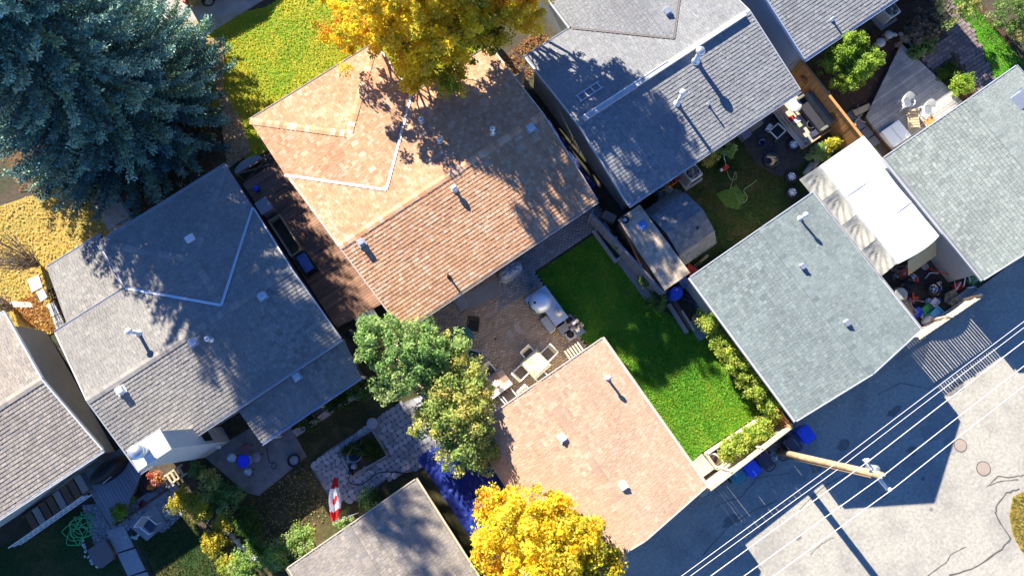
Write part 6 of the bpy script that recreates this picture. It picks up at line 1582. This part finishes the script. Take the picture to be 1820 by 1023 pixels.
for a, b in (((-.3, -.26), (.3, -.26)), ((.3, -.26), (.3, .26)), ((.3, .26), (-.3, .26)), ((-.3, .26), (-.3, -.26))):
    mb = MB(); beam(mb, (*a, .42), (*b, .42), .05, .05); mb.build('rim', WHITEP, t)
    mb = MB(); mb.tube([(*a, 0), (*a, .4)], .02); mb.build('leg', METAL, t)
mb = MB(); mb.box((0, 0, .3), (.52, .44, .02)); mb.build('tray', BLACK, t)
simple('cooler', 'light blue cooler on the dark patio', 'cooler', P(1368, 225, .3) * Vector((1, 1, 0)), mat('pale_blue', (.30, .45, .60), .5), [('body', 'box', ((0, 0, .12), (.3, .18, .24), .3), None), ('lid', 'rbox', ((0, 0, .26), (.32, .2, .05), .02, .3), WHITEPL)])
simple('tool_case', 'grey-green case beside the bungalow gutter', 'case', P(1346, 222, .3) * Vector((1, 1, 0)), mat('olive_case', (.28, .27, .2), .6, var=.1), [('body', 'rbox', ((0, 0, .1), (.75, .2, .2), .02, .0), None), ('handle', 'tube', ([(.4, .1, .1), (.52, .16, .3), (.42, .22, .3)], .012), METAL)])
simple('storage_bin', 'dark blue-grey box at the edge of the dark patio', 'box', P(1325, 238, .4) * Vector((1, 1, 0)), mat('bluegrey', (.14, .17, .26), .5, var=.1), [('body', 'box', ((0, 0, .22), (.42, .36, .44)), None), ('lid', 'rbox', ((0, 0, .46), (.46, .40, .05), .03), None)])
# wooden platform with furniture
pf = thing('wooden_platform', 'low plank platform beside the cedar fence heaped with furniture', 'platform', L(19.6, -3.4))
for i in range(14):
    mb = MB(); mb.box((-.85 + .128 * i, 0, .24), (.118, 2.3, .035), col=(rnd.uniform(.85, 1.2),) * 3); mb.build('board', WOODW, pf)
for y in (-1.1, 0, 1.1): mb = MB(); mb.box((0, y, .11), (1.8, .1, .22)); mb.build('joist', WOODB, pf)
for x0, x1, y, z in ((-.9, .9, -1.18, .34), (-.9, -.2, 1.16, .34)): mb = MB(); mb.box(((x0 + x1) / 2, y, z), (x1 - x0, .06, .2)); mb.build('side_board', WOODT, pf)
for i, (x, y, l) in enumerate(((-.75, .55, .9), (-.6, .1, 1.0), (-.5, -.45, .8))):
    mb = MB(); mb.box((0, 0, .05), (.1, l, .09)); tag(mb.build('plank', WOODT, None, L(19.6 + x, -3.4 - y, .27 + .0)), ('tan beam on the platform nearest the bungalow', 'tan beam in the middle of the platform', 'tan beam on the platform nearest the car wheel')[i], 'plank')
t = thing('couch', 'long dark couch on the platform against the cedar fence', 'couch', L(20.05, -3.35, .26), 0)
mb = MB(); mb.rbox((0, 0, .2), (.62, 1.95, .4), .06); mb.build('seat', mat('charcoal_fabric', (.035, .035, .045), .8, var=.2), t); mb = MB(); mb.rbox((.26, 0, .42), (.22, 1.95, .75), .06); mb.build('backrest', mat('olive_fabric', (.17, .17, .15), .8, var=.15), t)
for y in (-.95, .95): mb = MB(); mb.rbox((0, y, .28), (.6, .14, .56), .05); mb.build('armrest', mat('olive_fabric', (.17, .17, .15), .8), t)
simple('round_table', 'white round table top on the platform', 'table', L(19.55, -4.15, .26), WHITEPL, [('top', 'lathe', ([(.32, .4), (.34, .42), (.32, .44), (.01, .44)], (0, 0, 0), 26), None), ('stem', 'tube', ([(0, 0, 0), (0, 0, .4)], .04), None)])
simple('cooking_pot', 'dark round pot on the platform beside the couch', 'pot', L(19.72, -2.95, .26), NAVYP, [('pot', 'lathe', ([(.16, 0), (.2, .2), (.21, .22), (.17, .2), (.15, .04)], (0, 0, 0), 20), None), ('lid', 'lathe', ([(.1, .05), (.1, .1), (.02, .12)], (.22, .02, .1), 12), WHITEPL)])
for x, y, s, m, lab in ((19.2, -3.75, .2, REDP, 'red toolbox on the platform'), (19.32, -3.5, .22, WHITEPL, 'white tub on the platform beside the red toolbox'), (19.25, -3.25, .2, mat('lime', (.45, .55, .25), .6), 'lime green box on the platform'), (19.6, -2.5, .26, NAVYP, 'dark crate at the low end of the platform'), (19.15, -2.45, .24, CONC2, 'grey crate at the low end of the platform'), (19.95, -2.4, .2, mat('dull_purple', (.2, .12, .16), .7), 'purple-brown box at the corner of the platform')):
    simple('storage_box', lab, 'box', L(x, y, .26), m, [('body', 'box', ((0, 0, s * .4), (s * 1.2, s, s * .8), rnd.uniform(-.4, .4)), None), ('lid', 'rbox', ((0, 0, s * .82), (s * 1.25, s * 1.05, .03), .015, 0), None)])
t = thing('ladder', 'orange ladder lying by the air conditioner under the gutter', 'ladder', P(1196, 322, .3) * Vector((1, 1, .3)))
for y in (-.12, .12): mb = MB(); mb.box((0, y, .06), (1.1, .05, .05), rz=R(4)); mb.build('rail', mat('orange_paint', (.65, .13, .05), .5), t)
for i in range(5): mb = MB(); mb.box((-.4 + .2 * i, 0, .06), (.04, .24, .03), rz=R(4)); mb.build('rung', mat('orange_paint', (.65, .13, .05), .5), t)
t = thing('lawn_trimmer', 'red garden trimmer on the shaded lawn', 'trimmer', P(1288, 299, .1)); mb = MB(); mb.rbox((0, 0, .12), (.3, .2, .2), .05); mb.build('motor', REDP, t); mb = MB(); mb.rbox((-.22, .02, .08), (.14, .14, .12), .04); mb.build('head', WHITEPL, t); mb = MB(); mb.tube([(.02, 0, .2), (.02, .5, .75)], .016); mb.build('shaft', METAL, t)
hose('pale green hose curling on the shaded lawn', [P(x, y, .04) for x, y in ((1292, 303), (1298, 318), (1308, 318), (1307, 305), (1300, 328), (1298, 338), (1308, 345), (1312, 356), (1322, 360), (1328, 350), (1322, 338), (1335, 328), (1345, 320))], .017, mat('pale_hose', (.30, .42, .20), .4))
for i, (px, py, lab) in enumerate(((1438, 300, 'cut log beside the tent corner nearest the bush'), (1450, 290, 'cut log between the bush and the tent'))):
    mb = MB(); p = P(px, py, .15); mb.tube([(-.3, -.1, .14), (.3, .12, .14)], .14, 12); tag(mb.build('log', WOODG, None, (p.x, p.y, 0)), lab, 'log')
simple('bench_box', 'pale wooden box at the end of the cedar fence beside the tent', 'box', P(1505, 238, .4) * Vector((1, 1, 0)), WOODT, [('body', 'box', ((0, 0, .25), (.75, .6, .5)), None), ('top', 'rbox', ((0, 0, .52), (.8, .65, .05), .02), None)])
# ---------------------------------------------------------------- junk yard by the alley
for px, py, lab, r in ((1619, 474, 'silver wheel rim under the tent edge', .27), (1597, 487, 'pale wheel rim nearest the blue-grey garage', .28), (1625, 492, 'round silver rim in the middle of the junk yard', .25), (1645, 473, 'blue-silver wheel rim with red hose across', .28)):
    p = P(px, py, .2); wheel((p.x, p.y, .02), lab, r=r, w=.16, tyre=False, spokes=6, group='rims in the junk yard', tilt=(rnd.uniform(-.1, .1), rnd.uniform(-.1, .1)))
p = P(1662, 513, .5)
for k in range(3): wheel((p.x + .16 * k, p.y - .05 * k + .02, .02 + .0 * k + (.23 if k == 0 else 0)), ('tyre with silver rim on top of the junk yard stack', 'black tyre leaning at the junk yard stack', 'rearmost black tyre of the junk yard stack')[k], r=.31, spokes=5, group='tyres in the junk yard')
simple('drum', 'dark drum with cream rim beside the blue-grey garage roof edge', 'drum', P(1601, 522, .6) * Vector((1, 1, 0)), BLACK, [('shell', 'lathe', ([(.27, 0), (.28, .6), (.26, .62), (.24, .5)], (0, 0, 0), 22), None), ('rim', 'lathe', ([(.27, .6), (.3, .63), (.26, .65)], (0, 0, 0), 22), mat('cream', (.5, .5, .4), .6))])
for px, py, w, d, h, m, lab in ((1618, 545, .2, .8, .3, WOODT, 'tan boards along the blue-grey garage roof edge'), (1632, 554, .4, .3, .25, BLUEP, 'blue crate near the gate'), (1649, 549, .4, .35, .3, GREENP, 'green crate near the gate'), (1667, 556, .5, .42, .4, mat('cyan_tub', (.06, .35, .62), .35), 'bright light-blue tub by the gate'), (1662, 537, .35, .3, .35, METAL, 'grey metal box above the light-blue tub'), (1719, 522, 1.1, .3, .35, WOODG, 'long wooden trough at the gate corner'), (1704, 508, .3, .3, .25, REDP, 'red box at the right of the junk yard'), (1733, 496, .4, .25, .3, mat('lime2', (.25, .5, .12), .5), 'lime green crate by the pale garage wall'), (1712, 482, .5, .3, .3, mat('blue_bag', (.12, .22, .45), .4, bump=.5, bscale=10), 'blue bag pile against the pale garage wall')):
    p = P(px, py, h); t = thing('crate', lab, 'crate', (p.x, p.y, 0), rnd.uniform(-.15, .15) + (R(-8) if w > 1 else 0), 'crates and boxes in the junk yard')
    for sx in (-1, 1): mb = MB(); mb.box((sx * w/2, 0, h/2), (.025, d, h)); mb.build('side', m, t)
    for sy in (-1, 1): mb = MB(); mb.box((0, sy * d/2, h/2), (w, .025, h)); mb.build('side', m, t)
    mb = MB(); mb.box((0, 0, h * .45), (w - .03, d - .03, h * .5)); mb.build('contents', m, t)
o = MB(); o.lathe([(.2, 0), (.27, .12), (.24, .28), (.1, .36), (.01, .37)], (0, 0, 0), 16, sx=1.3, sy=.8); tag(o.build('sack', mat('white_sack', (.62, .61, .57), .8, var=.15, bump=.4, bscale=15), None, P(1648, 568, .1) * Vector((1, 1, 0))), 'white sack against the slatted gate', 'sack')
hose('thin red hose running across the junk yard', [P(x, y, .4) for x, y in ((1645, 474), (1668, 483), (1690, 489), (1700, 492))], .02, REDP); hose('dark red hose beside the pale garage wall', [P(x, y, .5) for x, y in ((1690, 445), (1700, 452), (1715, 462), (1712, 470))], .03, mat('dark_red', (.25, .02, .03), .5))
for i in range(9):
    px, py = rnd.uniform(1682, 1730), rnd.uniform(465, 512); mb = MB(); a = rnd.uniform(0, 3); l = rnd.uniform(.3, .8)
    mb.tube([(-l/2 * math.cos(a), -l/2 * math.sin(a), .25), (l/2 * math.cos(a), l/2 * math.sin(a), .45 + rnd.uniform(0, .2))], rnd.uniform(.015, .04), 6, col=rnd.choice(((.7, .7, .7), (.5, .52, .55), (.3, .32, .3), (.6, .6, .55))))
    tag(mb.build('pipe', PAINT, None, P(px, py, .2) * Vector((1, 1, 0))), 'loose pale pipe in the heap at the right of the junk yard', 'pipe', 'loose pipes in the junk heap')
for i, (px, py, lab) in enumerate(((1610, 505, 'black tarp lump beside the cream-rimmed drum'), (1690, 475, 'dark heap under the corrugated panel'), (1690, 530, 'greenish grey heap left of the wooden trough'))):
    p = P(px, py, .2); crumple('tarp_heap', lab, [(p.x + .45 * math.cos(a), p.y + .4 * math.sin(a)) for a in np.linspace(0, 6.28, 12)[:-1]], .15, .4, (BLACK, BLACK, mat('grey_green', (.12, .14, .13), .7))[i], 'tarp', n=14, seed=i)
for i in range(34):
    u, v = rnd.uniform(16.9, 20.0), rnd.uniform(4.9, 7.5)
    c = rnd.choice(((.55, .56, .58), (.12, .12, .13), (.5, .08, .05), (.08, .2, .5), (.3, .3, .28), (.45, .4, .3), (.7, .7, .7), (.1, .3, .14)))
    mb = MB(); k = i % 4; s = rnd.uniform(.08, .2)
    if k == 0: mb.rbox((0, 0, s * .6), (s * 2.2, s * 1.4, s * 1.2), .02, rnd.uniform(0, 3), c); mb.box((0, 0, s * 1.25), (s * .8, s * .5, .03), rz=.4, col=(.3, .3, .3))
    elif k == 1: mb.lathe([(s * .5, 0), (s, .02), (s, s), (s * .7, s * 1.1), (s * .6, .05)], (0, 0, 0), 14, c)
    elif k == 2: mb.tube([(-s * 2, 0, .05), (0, s, .25), (s * 2, 0, .12), (s * 2.5, -s, .3)], .025, 6, c)
    else: mb.box((0, 0, .12), (s * 3, .1, .05), rz=rnd.uniform(0, 3), col=c); mb.box((0, 0, .2), (.08, s * 2.5, .06), rz=rnd.uniform(0, 3), col=c)
    tag(mb.build('scrap', PAINT, None, L(u, v, .01)), 'small scrap lying in the dark junk yard by the gate', 'scrap', 'small scrap in the junk yard')
# ---------------------------------------------------------------- house five yard
p = P(1610, 183, .6); resin_chair((p.x, p.y, .2), R(160), 'left white resin chair on the bleached deck'); p = P(1647, 196, .6); resin_chair((p.x, p.y, .2), R(150), 'right white resin chair on the bleached deck')
t = thing('side_table', 'small wooden side table at the garage edge of the bleached deck', 'table', P(1655, 218, .6) * Vector((1, 1, 0)) + Vector((0, 0, .2)))
for i in range(5): mb = MB(); mb.box((-.2 + .1 * i, 0, .42), (.085, .5, .03)); mb.build('slat', WOODO, t)
for x in (-.2, .2):
    for y in (-.2, .2): mb = MB(); mb.box((x, y, .2), (.05, .05, .4)); mb.build('leg', WOODO, t)
t = thing('deck_chair', 'low tan slatted lounger at the corner of the bleached deck', 'chair', P(1622, 212, .4) * Vector((1, 1, 0)) + Vector((0, 0, .2)), R(-30))
for i in range(7): mb = MB(); mb.box((0, -.4 + .13 * i, .28 + (.08 * max(0, i - 4))), (.5, .1, .025)); mb.build('slat', WOODT, t)
for x in (-.24, .24): mb = MB(); mb.box((x, 0, .25), (.05, 1.0, .05)); mb.build('rail', WOODT, t)
for x in (-.24, .24):
    for y in (-.4, .35): mb = MB(); mb.box((x, y, .12), (.04, .04, .24)); mb.build('leg', WOODT, t)
simple('storage_bench', 'white storage bench between the flagstones and the deck', 'bench', P(1592, 238, .4) * Vector((1, 1, 0)), WHITEPL, [('body', 'box', ((0, 0, .2), (1.05, .92, .4)), None), ('lid', 'rbox', ((0, 0, .43), (1.1, .97, .06), .03), None), ('seam', 'box', ((0, 0, .462), (.02, .9, .008)), CONC2)])
for px, py, r, lab in ((1565, 76, .22, 'grey lidded bucket beside the cedar shrub'), (1580, 62, .2, 'pale bucket under the dry brown bush')):
    p = P(px, py, .4); simple('bucket', lab, 'bucket', (p.x, p.y, 0), CONC2, [('pail', 'lathe', ([(r * .8, 0), (r, .38), (r * 1.05, .4)], (0, 0, 0), 18), None), ('lid', 'lathe', ([(r * 1.08, .4), (r * 1.08, .43), (.02, .44)], (0, 0, 0), 18), PALE)])
stones([P(1572, 65), P(1600, 62), P(1612, 75), P(1625, 85)], 10, .13, 'grey rock edging beside the top of the bleached deck')
for i in range(7):
    p = P(rnd.uniform(1520, 1550), rnd.uniform(190, 225), .05); mb = MB(); a = rnd.uniform(0, 3); mb.tube([(-.35 * math.cos(a), -.35 * math.sin(a), .06), (.35 * math.cos(a), .35 * math.sin(a), .12)], .025, 6); tag(mb.build('branch', WOODG, None, p), 'cut grey branch in the heap beside the flagstones', 'branch', 'cut branches beside the flagstones')
mb = MB(); mb.box((0, 0, .08), (.95, .3, .14), rz=R(-10)); tag(mb.build('log_bench', WOODT, None, P(1530, 197)), 'pale split log between the branches and the flagstones', 'log')
# ---------------------------------------------------------------- parked car on the driveway
car = thing('parked_car', 'olive beige car with red tail light cut off by the top edge', 'car', (P(329, 6, .8) + Vector((.3, .8, 0))) * Vector((1, 1, 0)), R(-3))
CARP = mat('olive_paint', (.20, .185, .12), .3, var=.04, metal=.3, spec=.5)
sec = [(-.86, .35), (-.9, .6), (-.86, .92), (-.72, 1.0), (-.62, 1.42), (.62, 1.42), (.72, 1.0), (.86, .92), (.9, .6), (.86, .35)]
xs_ = [(-.2, .85, .9), (-.05, 1, .98), (.6, 1, 1), (2.6, 1, 1), (3.2, 1, .82), (4.3, .95, .68)]
mb = MB(); vs = []; fs = []
for x, w, hh in xs_:
    for y, z in sec: vs.append((x, y * w, .3 + (z - .3) * hh))
n = len(sec)
for i in range(len(xs_) - 1):
    for k in range(n): fs.append((i*n+k, i*n+(k+1) % n, (i+1)*n+(k+1) % n, (i+1)*n+k))
fs += [tuple(reversed(range(n))), tuple(range((len(xs_)-1)*n, len(xs_)*n))]; mb.add(vs, fs); mb.build('body', CARP, car)
for y in (-.9, .9):
    for x in (.75, 3.5):
        w = MB(); w.lathe([(.18, -.1), (.3, -.1), (.33, -.05), (.33, .05), (.3, .1), (.18, .1)], (x, y, .33), 24, rot=Matrix.Rotation(R(90), 3, 'X')); wo = w.build('wheel', RUBBER, car)
        w = MB(); w.lathe([(.2, -.11), (.2, .11)], (x, y, .33), 16, rot=Matrix.Rotation(R(90), 3, 'X')); w.build('hubcap', STEEL, wo)
    mb = MB(); mb.rbox((-.2, y * .86, .8), (.12, .2, .32), .03); mb.build('tail_light', REDP, car)
    mb = MB(); mb.box((1.6, y * .76, 1.22), (1.9, .02, .3), rot=Matrix.Rotation(R(-14 if y > 0 else 14), 3, 'X')); mb.build('side_window', GLASS, car)
mb = MB(); mb.box((-.24, 0, .5), (.14, 1.7, .2)); mb.build('bumper', BLACK, car)
